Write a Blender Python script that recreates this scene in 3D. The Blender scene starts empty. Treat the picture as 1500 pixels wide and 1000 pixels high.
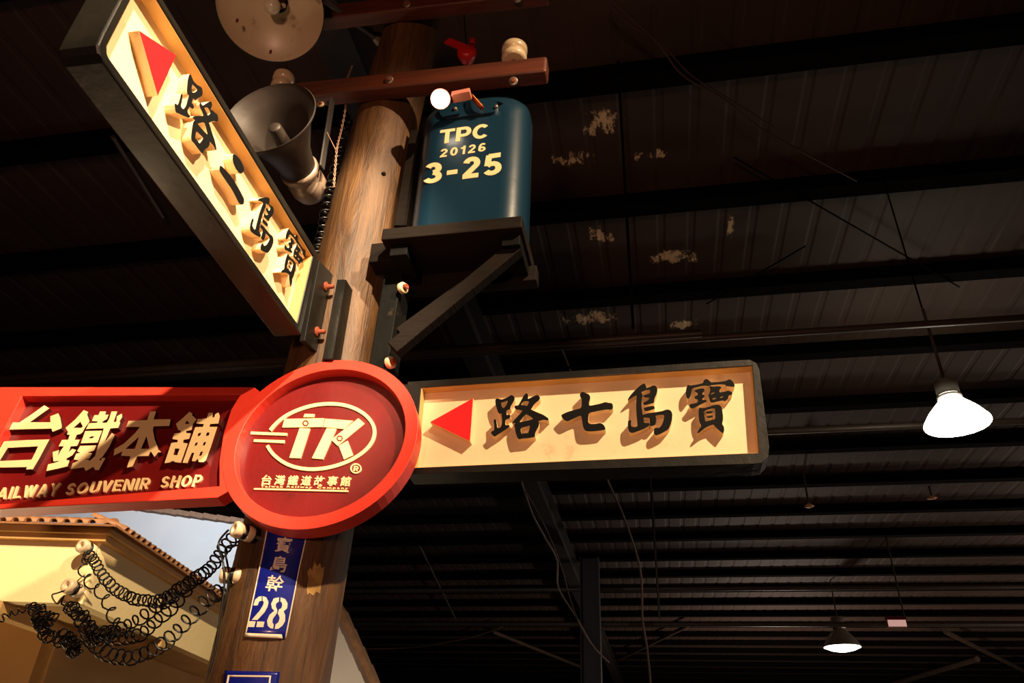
import bpy, bmesh, math, random
from mathutils import Vector, Matrix
from mathutils.geometry import tessellate_polygon
random.seed(7)
S = bpy.context.scene
COL = S.collection

# ------------------------------------------------------------------ camera, world, lights, exposure
R = Matrix(((0.9830589805506722, 0.06429019698347993, 0.17164443285611772),
            (0.1797841404024147, -0.5204922320914595, -0.8347248044668466),
            (0.035674971877183013, 0.8514426621354346, -0.5232329208653509)))
R = R.transposed().transposed()
FPX = 1100.0
CAM = Vector((0.0, 0.0, 1.6))
M3 = Matrix(((R[0][0], R[0][1], R[0][2]), (R[1][0], R[1][1], R[1][2]), (R[2][0], R[2][1], R[2][2])))
# rows of R are the world axes seen from the camera, so R maps camera space to world space
cd = bpy.data.cameras.new('camera')
cam = bpy.data.objects.new('camera', cd)
COL.objects.link(cam)
cam.matrix_world = Matrix.Translation(CAM) @ M3.to_4x4()
cd.sensor_width = 36.0
cd.lens = FPX / 1500.0 * 36.0
cd.clip_start = 0.02
cd.clip_end = 200
S.camera = cam

S.view_settings.view_transform = 'Standard'
S.view_settings.look = 'None'
S.view_settings.gamma = 1.0
S.view_settings.use_curve_mapping = False
S.view_settings.exposure = 0.0
w = bpy.data.worlds.new('World')
S.world = w
w.use_nodes = True
w.node_tree.nodes['Background'].inputs[0].default_value = (1.0, 0.8, 0.65, 1)
w.node_tree.nodes['Background'].inputs[1].default_value = 0.006


def lamp(name, kind, loc, target, energy, color, size=0.1, angle=60, blend=0.5):
    d = bpy.data.lights.new(name, kind)
    d.energy = energy
    d.color = color
    if kind == 'SPOT':
        d.spot_size = math.radians(angle)
        d.spot_blend = blend
        d.shadow_soft_size = size
    elif kind == 'AREA':
        d.size = size
    else:
        d.shadow_soft_size = size
    o = bpy.data.objects.new(name, d)
    COL.objects.link(o)
    o.location = loc
    if target is not None:
        o.rotation_euler = (Vector(target) - Vector(loc)).to_track_quat('-Z', 'Y').to_euler()
    return o


WARM = (1.0, 0.73, 0.45)
lamp('key_spot', 'SPOT', (2.3, -0.6, 5.3), (-0.42, 1.9, 2.45), 1750, WARM, 0.05, 46, 0.6)
lamp('shop_spot', 'SPOT', (0.6, -1.2, 5.0), (-2.2, 2.9, 2.05), 2100, (1.0, 0.79, 0.52), 0.05, 25, 0.4)
lamp('low_spot', 'SPOT', (-0.2, -2.4, 1.2), (-1.0, 1.6, 3.5), 240, (1.0, 0.52, 0.34), 0.2, 75, 0.7)
lamp('soffit_fill', 'POINT', (-2.9, 2.75, 1.0), None, 32, (1.0, 0.80, 0.50), 0.2)  # fill light added under the soffit to brighten it, not an actual shop lamp
for i, (a, b, e) in enumerate(((8.5, 13.0, 110), (12.0, 18.0, 380), (3.0, 21.0, 380), (17.0, 12.0, 110))):
    lamp('ceiling_fill', 'POINT', (a, b, 2.4), None, e, (1.0, 0.78, 0.64), 0.3)  # unseen fill points added to lift the dark hall ceiling

# ------------------------------------------------------------------ pixel and plane helpers


def ray(px, py):
    return M3 @ Vector(((px - 750) / FPX, -(py - 500) / FPX, -1.0))


def at_y(px, py, y):
    r = ray(px, py)
    return CAM + r * (y / r.y)


def at_z(px, py, z):
    r = ray(px, py)
    return CAM + r * ((z - CAM.z) / r.z)


def at_d(px, py, d):
    return CAM + ray(px, py) * d


class Plane:
    def __init__(s, p0, u, v):
        s.p0 = Vector(p0); s.u = Vector(u).normalized(); s.v = Vector(v).normalized()
        s.n = s.u.cross(s.v).normalized()

    def px(s, px, py, h=0.0):
        r = ray(px, py)
        q = s.p0 + s.n * h
        t = (q - CAM).dot(s.n) / r.dot(s.n)
        d = CAM + r * t - q
        return (d.dot(s.u), d.dot(s.v))

    def P(s, u, v, h=0.0):
        return s.p0 + s.u * u + s.v * v + s.n * h


def Z(o, k, pts):
    """zoomed-crop coordinates to photograph pixels"""
    return [(o[0] + a / k, o[1] + b / k) for a, b in pts]


# ------------------------------------------------------------------ materials
def rgb(r, g, b):
    f = lambda c: (c / 255.0 / 12.92) if c / 255.0 <= 0.04045 else ((c / 255.0 + 0.055) / 1.055) ** 2.4
    return (f(r), f(g), f(b), 1.0)


def mat(name, col, rough=0.5, metal=0.0, var=0.0, var_col=None, scale=8.0, bump=0.0, bscale=40.0,
        emit=None, estr=0.0, stain=None, stain_amt=0.0, stain_scale=3.0, stretch=None, coat=0.0, spec=0.5):
    m = bpy.data.materials.new(name)
    m.use_nodes = True
    nt = m.node_tree
    b = nt.nodes['Principled BSDF']
    b.inputs['Base Color'].default_value = col
    b.inputs['Roughness'].default_value = rough
    b.inputs['Metallic'].default_value = metal
    b.inputs['Specular IOR Level'].default_value = spec
    if coat:
        b.inputs['Coat Weight'].default_value = coat
        b.inputs['Coat Roughness'].default_value = 0.15
    tc = nt.nodes.new('ShaderNodeTexCoord')
    vec = tc.outputs['Object']
    if stretch:
        mp = nt.nodes.new('ShaderNodeMapping')
        mp.inputs['Scale'].default_value = stretch
        nt.links.new(vec, mp.inputs['Vector'])
        vec = mp.outputs['Vector']
    cur = None
    if var > 0:
        n = nt.nodes.new('ShaderNodeTexNoise')
        n.inputs['Scale'].default_value = scale
        n.inputs['Detail'].default_value = 6
        nt.links.new(vec, n.inputs['Vector'])
        mr = nt.nodes.new('ShaderNodeMapRange')
        mr.inputs[1].default_value = 0.35
        mr.inputs[2].default_value = 0.7
        mr.inputs[3].default_value = 0.0
        mr.inputs[4].default_value = var
        nt.links.new(n.outputs['Fac'], mr.inputs[0])
        mx = nt.nodes.new('ShaderNodeMixRGB')
        mx.inputs[1].default_value = col
        mx.inputs[2].default_value = var_col or (col[0] * .35, col[1] * .35, col[2] * .35, 1)
        nt.links.new(mr.outputs[0], mx.inputs[0])
        cur = mx.outputs[0]
    if stain:
        n = nt.nodes.new('ShaderNodeTexNoise')
        n.inputs['Scale'].default_value = stain_scale
        n.inputs['Detail'].default_value = 8
        n.inputs['Roughness'].default_value = 0.7
        nt.links.new(tc.outputs['Object'], n.inputs['Vector'])
        mr = nt.nodes.new('ShaderNodeMapRange')
        mr.inputs[1].default_value = 0.58
        mr.inputs[2].default_value = 0.72
        mr.inputs[4].default_value = stain_amt
        nt.links.new(n.outputs['Fac'], mr.inputs[0])
        mx = nt.nodes.new('ShaderNodeMixRGB')
        mx.inputs[1].default_value = col
        mx.inputs[2].default_value = stain
        if cur is not None:
            nt.links.new(cur, mx.inputs[1])
        nt.links.new(mr.outputs[0], mx.inputs[0])
        cur = mx.outputs[0]
    if cur is not None:
        nt.links.new(cur, b.inputs['Base Color'])
    if bump > 0:
        n = nt.nodes.new('ShaderNodeTexNoise')
        n.inputs['Scale'].default_value = bscale
        n.inputs['Detail'].default_value = 5
        nt.links.new(vec, n.inputs['Vector'])
        bp = nt.nodes.new('ShaderNodeBump')
        bp.inputs['Strength'].default_value = bump
        bp.inputs['Distance'].default_value = 0.01
        nt.links.new(n.outputs['Fac'], bp.inputs['Height'])
        nt.links.new(bp.outputs[0], b.inputs['Normal'])
    if emit:
        b.inputs['Emission Color'].default_value = emit
        b.inputs['Emission Strength'].default_value = estr
    return m


def wood_pole_mat():
    m = bpy.data.materials.new('pole_wood')
    m.use_nodes = True
    nt = m.node_tree
    b = nt.nodes['Principled BSDF']
    b.inputs['Roughness'].default_value = 0.55
    tc = nt.nodes.new('ShaderNodeTexCoord')
    mp = nt.nodes.new('ShaderNodeMapping')
    mp.inputs['Scale'].default_value = (9, 9, 1.6)
    nt.links.new(tc.outputs['Object'], mp.inputs['Vector'])
    n1 = nt.nodes.new('ShaderNodeTexNoise')
    n1.inputs['Scale'].default_value = 2.0
    n1.inputs['Detail'].default_value = 9
    n1.inputs['Roughness'].default_value = 0.65
    n1.inputs['Distortion'].default_value = 0.6
    nt.links.new(mp.outputs[0], n1.inputs['Vector'])
    cr = nt.nodes.new('ShaderNodeValToRGB')
    e = cr.color_ramp.elements
    e[0].position = 0.28; e[0].color = rgb(42, 25, 11)
    e[1].position = 0.68; e[1].color = rgb(108, 73, 34)
    x = cr.color_ramp.elements.new(0.5); x.color = rgb(84, 54, 25)
    nt.links.new(n1.outputs['Fac'], cr.inputs[0])
    # broad weathering
    n2 = nt.nodes.new('ShaderNodeTexNoise')
    n2.inputs['Scale'].default_value = 2.2
    n2.inputs['Detail'].default_value = 5
    nt.links.new(tc.outputs['Object'], n2.inputs['Vector'])
    mr = nt.nodes.new('ShaderNodeMapRange')
    mr.inputs[1].default_value = 0.4; mr.inputs[2].default_value = 0.7
    mr.inputs[4].default_value = 0.45
    nt.links.new(n2.outputs['Fac'], mr.inputs[0])
    mx = nt.nodes.new('ShaderNodeMixRGB')
    mx.inputs[2].default_value = rgb(92, 58, 28)
    nt.links.new(mr.outputs[0], mx.inputs[0])
    nt.links.new(cr.outputs[0], mx.inputs[1])
    # drying cracks: thin dark lines that run along the grain
    mp2 = nt.nodes.new('ShaderNodeMapping')
    mp2.inputs['Scale'].default_value = (16, 16, 0.35)
    nt.links.new(tc.outputs['Object'], mp2.inputs['Vector'])
    v = nt.nodes.new('ShaderNodeTexVoronoi')
    v.feature = 'DISTANCE_TO_EDGE'
    v.inputs['Scale'].default_value = 0.8
    nt.links.new(mp2.outputs[0], v.inputs['Vector'])
    m2 = nt.nodes.new('ShaderNodeMapRange')
    m2.inputs[1].default_value = 0.0; m2.inputs[2].default_value = 0.035
    m2.inputs[3].default_value = 0.65; m2.inputs[4].default_value = 0.0
    nt.links.new(v.outputs['Distance'], m2.inputs[0])
    mx2 = nt.nodes.new('ShaderNodeMixRGB')
    mx2.inputs[2].default_value = rgb(40, 24, 12)
    nt.links.new(m2.outputs[0], mx2.inputs[0])
    nt.links.new(mx.outputs[0], mx2.inputs[1])
    nt.links.new(mx2.outputs[0], b.inputs['Base Color'])
    bp = nt.nodes.new('ShaderNodeBump')
    bp.inputs['Strength'].default_value = 0.8
    bp.inputs['Distance'].default_value = 0.012
    nt.links.new(n1.outputs['Fac'], bp.inputs['Height'])
    nt.links.new(bp.outputs[0], b.inputs['Normal'])
    return m


def ceiling_mat():
    """dark painted sheet; near the pole the paint has flaked off in patches"""
    m = mat('ceiling_paint', rgb(70, 50, 38), 0.7, var=0.5, scale=1.2, bump=0.2, bscale=10)
    nt = m.node_tree
    b = nt.nodes['Principled BSDF']
    src = b.inputs['Base Color'].links[0].from_socket
    tc = nt.nodes.new('ShaderNodeTexCoord')
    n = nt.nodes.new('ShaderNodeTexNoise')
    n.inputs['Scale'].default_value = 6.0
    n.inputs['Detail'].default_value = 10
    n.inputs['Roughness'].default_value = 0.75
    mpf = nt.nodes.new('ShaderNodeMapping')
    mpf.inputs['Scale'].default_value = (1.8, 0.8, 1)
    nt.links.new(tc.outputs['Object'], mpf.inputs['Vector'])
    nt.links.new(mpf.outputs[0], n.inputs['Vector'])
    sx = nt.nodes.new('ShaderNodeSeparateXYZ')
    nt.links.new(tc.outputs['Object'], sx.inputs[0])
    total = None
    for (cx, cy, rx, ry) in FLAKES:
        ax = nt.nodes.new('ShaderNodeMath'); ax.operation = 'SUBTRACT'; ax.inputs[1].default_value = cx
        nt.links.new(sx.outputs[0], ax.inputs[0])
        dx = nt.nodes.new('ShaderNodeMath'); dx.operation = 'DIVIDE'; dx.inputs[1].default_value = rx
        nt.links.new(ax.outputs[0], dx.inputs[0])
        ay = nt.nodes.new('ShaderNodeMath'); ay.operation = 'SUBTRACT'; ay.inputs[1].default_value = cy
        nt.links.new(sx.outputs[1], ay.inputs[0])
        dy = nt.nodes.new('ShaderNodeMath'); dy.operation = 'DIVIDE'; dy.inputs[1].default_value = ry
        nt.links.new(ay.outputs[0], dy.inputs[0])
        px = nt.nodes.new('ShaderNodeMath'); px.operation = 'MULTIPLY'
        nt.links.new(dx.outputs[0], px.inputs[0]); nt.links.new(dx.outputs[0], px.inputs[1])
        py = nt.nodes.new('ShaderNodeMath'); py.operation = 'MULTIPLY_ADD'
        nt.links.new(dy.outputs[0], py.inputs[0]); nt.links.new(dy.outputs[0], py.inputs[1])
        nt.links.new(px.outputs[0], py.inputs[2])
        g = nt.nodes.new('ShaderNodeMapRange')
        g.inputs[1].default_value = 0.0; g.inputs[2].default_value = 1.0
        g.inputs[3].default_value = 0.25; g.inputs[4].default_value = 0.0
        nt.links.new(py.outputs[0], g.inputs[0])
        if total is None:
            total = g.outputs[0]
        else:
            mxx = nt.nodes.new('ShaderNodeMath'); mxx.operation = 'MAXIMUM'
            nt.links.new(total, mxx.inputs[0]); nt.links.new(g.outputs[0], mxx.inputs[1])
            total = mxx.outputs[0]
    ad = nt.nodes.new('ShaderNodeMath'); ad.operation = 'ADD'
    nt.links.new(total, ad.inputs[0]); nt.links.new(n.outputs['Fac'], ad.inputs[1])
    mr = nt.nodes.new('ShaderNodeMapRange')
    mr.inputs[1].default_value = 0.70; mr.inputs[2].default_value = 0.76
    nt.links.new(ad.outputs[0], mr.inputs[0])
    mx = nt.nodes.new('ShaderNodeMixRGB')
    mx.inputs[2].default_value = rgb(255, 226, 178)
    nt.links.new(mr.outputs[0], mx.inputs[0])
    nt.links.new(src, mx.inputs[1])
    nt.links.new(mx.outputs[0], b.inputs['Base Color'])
    return m


MT = {}
MT['cream'] = mat('sign_cream_paint', rgb(232, 206, 164), 0.6, var=0.22, var_col=rgb(205, 165, 120), scale=5,
                  bump=0.05, bscale=60, stain=rgb(90, 55, 30), stain_amt=0.45, stain_scale=4.5)
MT['black_frame'] = mat('black_frame_paint', rgb(14, 12, 9), 0.45, var=0.5, var_col=rgb(32, 27, 17), scale=9,
                        bump=0.15, bscale=30, coat=0.1, spec=0.3)
MT['ink'] = mat('black_letter_paint', rgb(15, 14, 13), 0.75, bump=0.08, bscale=60, spec=0.12)
MT['arrow_red'] = mat('arrow_red_paint', rgb(226, 22, 28), 0.5, var=0.15, scale=15)
MT['rim_red'] = mat('bright_red_paint', rgb(216, 56, 38), 0.45, var=0.25, var_col=rgb(190, 30, 22), scale=9, bump=0.06,
                    bscale=50, coat=0.15)
MT['deep_red'] = mat('dark_red_panel_paint', rgb(112, 12, 11), 0.4, var=0.45, var_col=rgb(60, 8, 8), scale=5, bump=0.08,
                     bscale=40, stain=rgb(26, 10, 8), stain_amt=0.7, stain_scale=5, coat=0.2)
MT['letter_cream'] = mat('cream_letter_paint', rgb(236, 205, 150), 0.5, var=0.15, var_col=rgb(215, 160, 110), scale=9)
MT['letter_side'] = mat('dark_red_letter_side', rgb(84, 20, 14), 0.5)
MT['tank'] = mat('blue_tank_enamel', rgb(12, 42, 60), 0.34, var=0.3, var_col=rgb(11, 34, 48), scale=5, bump=0.05, bscale=25,
                 coat=0.4)
MT['dark_wood'] = mat('dark_stained_wood', rgb(25, 17, 11), 0.75, spec=0.15, var=0.6, scale=6, bump=0.25, bscale=20, stretch=(1, 1, 6))
MT['black_wood'] = mat('black_painted_wood', rgb(10, 9, 7), 0.7, spec=0.12, var=0.4, scale=10, bump=0.2, bscale=25,
                       stain=rgb(120, 95, 60), stain_amt=0.25, stain_scale=14)
MT['arm_wood'] = mat('red_brown_crossarm_wood', rgb(92, 40, 20), 0.5, var=0.6, var_col=rgb(44, 20, 11), scale=5, bump=0.2,
                     bscale=14, stretch=(0.6, 6, 6))
MT['porcelain'] = mat('white_porcelain', rgb(222, 198, 158), 0.3, var=0.25, var_col=rgb(170, 130, 90), scale=10, coat=0.5)
MT['rust'] = mat('rusty_bolt_steel', rgb(150, 62, 28), 0.75, 0.2, var=0.6, var_col=rgb(80, 30, 14), scale=30, bump=0.3)
MT['steel'] = mat('dull_bolt_steel', rgb(150, 140, 122), 0.4, 0.8, var=0.3, scale=20)
MT['horn'] = mat('brown_grey_horn_metal', rgb(50, 40, 34), 0.5, 0.2, var=0.4, var_col=rgb(58, 46, 38), scale=7, bump=0.05)
MT['enamel'] = mat('cream_enamel_shade', rgb(214, 196, 160), 0.35, var=0.3, var_col=rgb(176, 140, 100), scale=6,
                   stain=rgb(80, 36, 16), stain_amt=0.7, stain_scale=9)
MT['enamel_green'] = mat('dark_green_enamel', rgb(24, 44, 34), 0.35)
MT['bulb'] = mat('frosted_bulb_glass', rgb(226, 214, 184), 0.25, coat=0.5)
MT['grey_pipe'] = mat('grey_pipe_steel', rgb(96, 90, 88), 0.45, 0.5, var=0.3, scale=12)
MT['plate_blue'] = mat('blue_plate_enamel', rgb(18, 28, 130), 0.3, var=0.25, var_col=rgb(10, 14, 70), scale=12, coat=0.4,
                       stain=rgb(20, 18, 40), stain_amt=0.5, stain_scale=14)
MT['plate_white'] = mat('white_plate_paint', rgb(232, 214, 190), 0.45, var=0.25, var_col=rgb(200, 150, 120), scale=25)
MT['wire'] = mat('black_wire_plastic', rgb(16, 14, 13), 0.35)
MT['copper'] = mat('copper_wire', rgb(180, 84, 44), 0.3, 0.9)
MT['sprinkler'] = mat('pale_copper_paint', rgb(236, 168, 120), 0.5)
MT['cord'] = mat('pale_twisted_cord', rgb(170, 130, 104), 0.5)
MT['red_metal'] = mat('red_painted_metal', rgb(200, 24, 24), 0.4, var=0.3, scale=20)
MT['wall_yellow'] = mat('yellow_plaster', rgb(236, 212, 156), 0.75, var=0.2, var_col=rgb(218, 186, 124), scale=6, bump=0.15,
                        bscale=45)
MT['cornice'] = mat('shaded_ochre_plaster', rgb(214, 168, 100), 0.7, var=0.2, scale=6)  # shade under the eave and inside the sign frames is put into this ochre
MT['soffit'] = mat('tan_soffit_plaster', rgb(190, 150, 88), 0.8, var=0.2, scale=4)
MT['tile'] = mat('brown_clay_tile', rgb(150, 102, 62), 0.6, var=0.6, var_col=rgb(84, 52, 30), scale=18, bump=0.3, bscale=40)
MT['tile_grey'] = mat('greyish_clay_tile', rgb(140, 108, 84), 0.7, var=0.5, var_col=rgb(88, 66, 52), scale=14, bump=0.3)
MT['white_wall'] = mat('white_plaster', rgb(206, 210, 214), 0.8, var=0.12, scale=3)
MT['purlin'] = mat('black_purlin_paint', rgb(12, 9, 8), 0.95, spec=0.05, var=0.3, scale=3)
MT['rafter'] = mat('dark_rafter_paint', rgb(46, 40, 36), 0.6, var=0.4, scale=3)
MT['pipe_dark'] = mat('dark_pipe_paint', rgb(84, 70, 58), 0.45, var=0.4, scale=6)
MT['cable'] = mat('grey_cable_plastic', rgb(150, 128, 110), 0.5)
MT['cable_dark'] = mat('dark_cable_plastic', rgb(74, 48, 38), 0.5)
MT['concrete'] = mat('dark_concrete', rgb(60, 54, 48), 0.8, var=0.4, scale=2)
MT['dark_wall'] = mat('dark_hall_wall', rgb(26, 23, 21), 0.85, var=0.3, scale=1)
MT['lamp_glow'] = mat('lit_lamp_lens', (1, 1, 1, 1), 0.3, emit=(1.0, 0.93, 0.74, 1), estr=9)
MT['flood_glow'] = mat('lit_floodlight_lens', (1, 1, 1, 1), 0.3, emit=(1.0, 0.88, 0.66, 1), estr=12)
MT['lamp_shade'] = mat('spun_aluminium_shade', rgb(190, 184, 170), 0.35, 0.7)
MT['exit_glow'] = mat('lit_pink_sign_face', rgb(240, 200, 190), 0.4, emit=(1.0, 0.55, 0.48, 1), estr=0.5)
MT['pole'] = wood_pole_mat()

# ------------------------------------------------------------------ mesh builder and object helpers
WL = {}


class MB:
    def __init__(s):
        s.v = []; s.f = []; s.smooth = []

    def add(s, vs, fs, sm=False):
        o = len(s.v)
        s.v += [Vector(p) for p in vs]
        s.f += [tuple(i + o for i in f) for f in fs]
        s.smooth += [sm] * len(fs)

    def box(s, c, a, b, d):
        """centre and three half-axis vectors"""
        c, a, b, d = Vector(c), Vector(a), Vector(b), Vector(d)
        vs = [c + a * i + b * j + d * k for k in (-1, 1) for j in (-1, 1) for i in (-1, 1)]
        fs = [(0, 2, 3, 1), (4, 5, 7, 6), (0, 1, 5, 4), (2, 6, 7, 3), (0, 4, 6, 2), (1, 3, 7, 5)]
        if a.cross(b).dot(d) < 0:
            fs = [tuple(reversed(f)) for f in fs]
        s.add(vs, fs)
        return s

    def aabb(s, p, q):
        p, q = Vector(p), Vector(q)
        c = (p + q) / 2; h = (q - p) / 2
        return s.box(c, (abs(h.x), 0, 0), (0, abs(h.y), 0), (0, 0, abs(h.z)))

    def bar(s, p, q, up, wid, thk):
        p, q = Vector(p), Vector(q)
        d = (q - p); L = d.length; d = d / L
        b = d.cross(Vector(up)).normalized(); c = b.cross(d).normalized()
        return s.box((p + q) / 2, d * (L / 2), b * (wid / 2), c * (thk / 2))

    def tube(s, path, r, n=8, cap=True, closed=False):
        path = [Vector(p) for p in path]
        m = len(path)
        rs = r if isinstance(r, (list, tuple)) else [r] * m
        vs = []; fs = []
        prev = None
        for i, p in enumerate(path):
            if closed:
                t = path[(i + 1) % m] - path[i - 1]
            else:
                t = path[min(i + 1, m - 1)] - path[max(i - 1, 0)]
            t = t.normalized() if t.length > 1e-9 else Vector((0, 0, 1))
            if prev is None:
                a = t.orthogonal().normalized()
            else:
                a = prev - t * prev.dot(t)
                a = a.normalized() if a.length > 1e-6 else t.orthogonal().normalized()
            prev = a
            b = t.cross(a)
            for k in range(n):
                th = 2 * math.pi * k / n
                vs.append(p + (a * math.cos(th) + b * math.sin(th)) * rs[i])
        for i in range(m if closed else m - 1):
            j = (i + 1) % m
            for k in range(n):
                l = (k + 1) % n
                fs.append((i * n + k, i * n + l, j * n + l, j * n + k))
        s.add(vs, fs, True)
        if cap and not closed:
            s.add(vs[:n], [tuple(range(n - 1, -1, -1))])
            s.add(vs[-n:], [tuple(range(n))])
        return s

    def lathe(s, c, axis, prof, n=32, cap0=False, cap1=False, sm=True):
        """prof: list of (distance along axis, radius)"""
        c = Vector(c); ax = Vector(axis).normalized()
        a = ax.orthogonal().normalized(); b = ax.cross(a)
        vs = []; fs = []
        for (t, r) in prof:
            for k in range(n):
                th = 2 * math.pi * k / n
                vs.append(c + ax * t + (a * math.cos(th) + b * math.sin(th)) * r)
        for i in range(len(prof) - 1):
            for k in range(n):
                l = (k + 1) % n
                fs.append((i * n + k, i * n + l, (i + 1) * n + l, (i + 1) * n + k))
        s.add(vs, fs, sm)
        if cap0:
            s.add(vs[:n], [tuple(range(n - 1, -1, -1))])
        if cap1:
            s.add(vs[-n:], [tuple(range(n))])
        return s

    def prism(s, fn, loops, h0, h1):
        """loops (outer, holes...) of (u,v); fn(u,v,h) gives the point"""
        flat = [p for l in loops for p in l]
        tris = tessellate_polygon([[Vector((p[0], p[1], 0)) for p in l] for l in loops])
        N = len(flat)
        vs = [fn(p[0], p[1], h1) for p in flat] + [fn(p[0], p[1], h0) for p in flat]
        fs = []
        for t in tris:
            a, b, c = (flat[i] for i in t)
            ar = (b[0] - a[0]) * (c[1] - a[1]) - (b[1] - a[1]) * (c[0] - a[0])
            t = tuple(t) if ar > 0 else (t[0], t[2], t[1])
            fs.append(t)
            fs.append((t[2] + N, t[1] + N, t[0] + N))
        o = 0
        for li, l in enumerate(loops):
            n = len(l)
            area = sum(l[i][0] * l[(i + 1) % n][1] - l[(i + 1) % n][0] * l[i][1] for i in range(n))
            ccw = area > 0
            for i in range(n):
                a, b = o + i, o + (i + 1) % n
                q = (a, a + N, b + N, b)
                if ccw != (li == 0):
                    q = tuple(reversed(q))
                fs.append(q)
            o += n
        s.add(vs, fs)
        return s

    def pxprism(s, pl, loops, h0, h1):
        """outlines as seen on the front face, back-projected onto the plane"""
        L = [[pl.px(x, y, h1) for x, y in l] for l in loops]
        return s.prism(pl.P, L, h0, h1)


def finish(o, parent, center):
    if parent is not None:
        o.parent = parent
        o.location = center - WL[parent.name]
    else:
        o.location = center
    WL[o.name] = center
    return o


def part(name, mb, m, parent=None, label=None, bevel=0.0, kind=None, origin=None, seg=2, smooth_all=None):
    if origin is None:
        c = Vector((0, 0, 0))
        lo = Vector((min(v.x for v in mb.v), min(v.y for v in mb.v), min(v.z for v in mb.v)))
        hi = Vector((max(v.x for v in mb.v), max(v.y for v in mb.v), max(v.z for v in mb.v)))
        c = (lo + hi) / 2
    else:
        c = Vector(origin)
    me = bpy.data.meshes.new(name)
    me.from_pydata([v - c for v in mb.v], [], mb.f)
    me.polygons.foreach_set('use_smooth', mb.smooth if smooth_all is None else [smooth_all] * len(mb.f))
    me.materials.append(m)
    me.update()
    o = bpy.data.objects.new(name, me)
    COL.objects.link(o)
    finish(o, parent, c)
    if label:
        o['label'] = label
    if kind:
        o['kind'] = kind
    if bevel > 0:
        bm = bmesh.new(); bm.from_mesh(me)
        bmesh.ops.remove_doubles(bm, verts=bm.verts, dist=1e-6)
        bm.to_mesh(me); bm.free()
        md = o.modifiers.new('bevel', 'BEVEL')
        md.width = bevel; md.segments = seg; md.limit_method = 'ANGLE'
        md.angle_limit = math.radians(40)
    return o


def tag(o, label, cat, group=None):
    o['label'] = label; o['category'] = cat
    if group:
        o['group'] = group
    return o


def thing(name, label, cat, loc, group=None):
    o = bpy.data.objects.new(name, None)
    o.empty_display_size = 0.05
    COL.objects.link(o)
    o.location = loc
    WL[o.name] = Vector(loc)
    return tag(o, label, cat, group)


def dup(o, name, delta, parent=None, mesh_share=True):
    """copy of an object (shared mesh) moved by delta"""
    c = o.copy()
    COL.objects.link(c)
    if parent is not None:
        c.parent = parent
    c.location = o.location + Vector(delta)
    return c


def dup_tree(root, delta, label=None):
    r = root.copy(); COL.objects.link(r)
    r.location = root.location + Vector(delta)
    WL[r.name] = WL[root.name] + Vector(delta)
    if label:
        r['label'] = label
    for ch in list(root.children):
        c = ch.copy(); COL.objects.link(c); c.parent = r
        for g in list(ch.children):
            d = g.copy(); COL.objects.link(d); d.parent = c
    return r


def text2d(body, offset=0.0, res=3, space=1.1):
    """flat glyph mesh of the built-in font in the unit square"""
    c = bpy.data.curves.new('t', 'FONT')
    c.body = body
    c.offset = offset
    c.space_character = space
    c.resolution_u = res
    o = bpy.data.objects.new('t', c)
    COL.objects.link(o)
    dg = bpy.context.evaluated_depsgraph_get()
    me = bpy.data.meshes.new_from_object(o.evaluated_get(dg))
    vs = [(v.co.x, v.co.y) for v in me.vertices]
    fs = [tuple(p.vertices) for p in me.polygons]
    bpy.data.objects.remove(o); bpy.data.curves.remove(c); bpy.data.meshes.remove(me)
    x0 = min(v[0] for v in vs); x1 = max(v[0] for v in vs)
    y0 = min(v[1] for v in vs); y1 = max(v[1] for v in vs)
    return [((a - x0) / (x1 - x0), (b - y0) / (y1 - y0)) for a, b in vs], fs


def quad_fn(quad):
    TL, TR, BR, BL = quad

    def q(a, b):
        return tuple((BL[i] * (1 - a) + BR[i] * a) * (1 - b) + (TL[i] * (1 - a) + TR[i] * a) * b for i in (0, 1))
    return q


def text_mesh(body, quad, mapf, h0, h1, offset=0.0, res=3, space=1.15):
    """quad of photograph pixels TL,TR,BR,BL; mapf(px,py,h,hf) gives the point"""
    vs, fs = text2d(body, offset, res, space)
    q = quad_fn(quad)
    P = [q(a, b) for a, b in vs]
    n = len(P)
    mb = MB()
    top = [mapf(x, y, h1, h1) for x, y in P]
    bot = [mapf(x, y, h0, h1) for x, y in P]
    F = []
    ed = set()
    for f in fs:
        F.append(f)
        for i in range(len(f)):
            ed.add((f[i], f[(i + 1) % len(f)]))
    for (a, b) in sorted(ed):
        if (b, a) not in ed:
            F.append((a, a + n, b + n, b))
    mb.add(top + bot, F)
    return mb


def arc(cx, cy, rx, ry, a0, a1, n=14):
    return [(cx + rx * math.cos(math.radians(a0 + (a1 - a0) * i / n)), cy + ry * math.sin(math.radians(a0 + (a1 - a0) * i / n))) for i in range(n + 1)]


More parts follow.
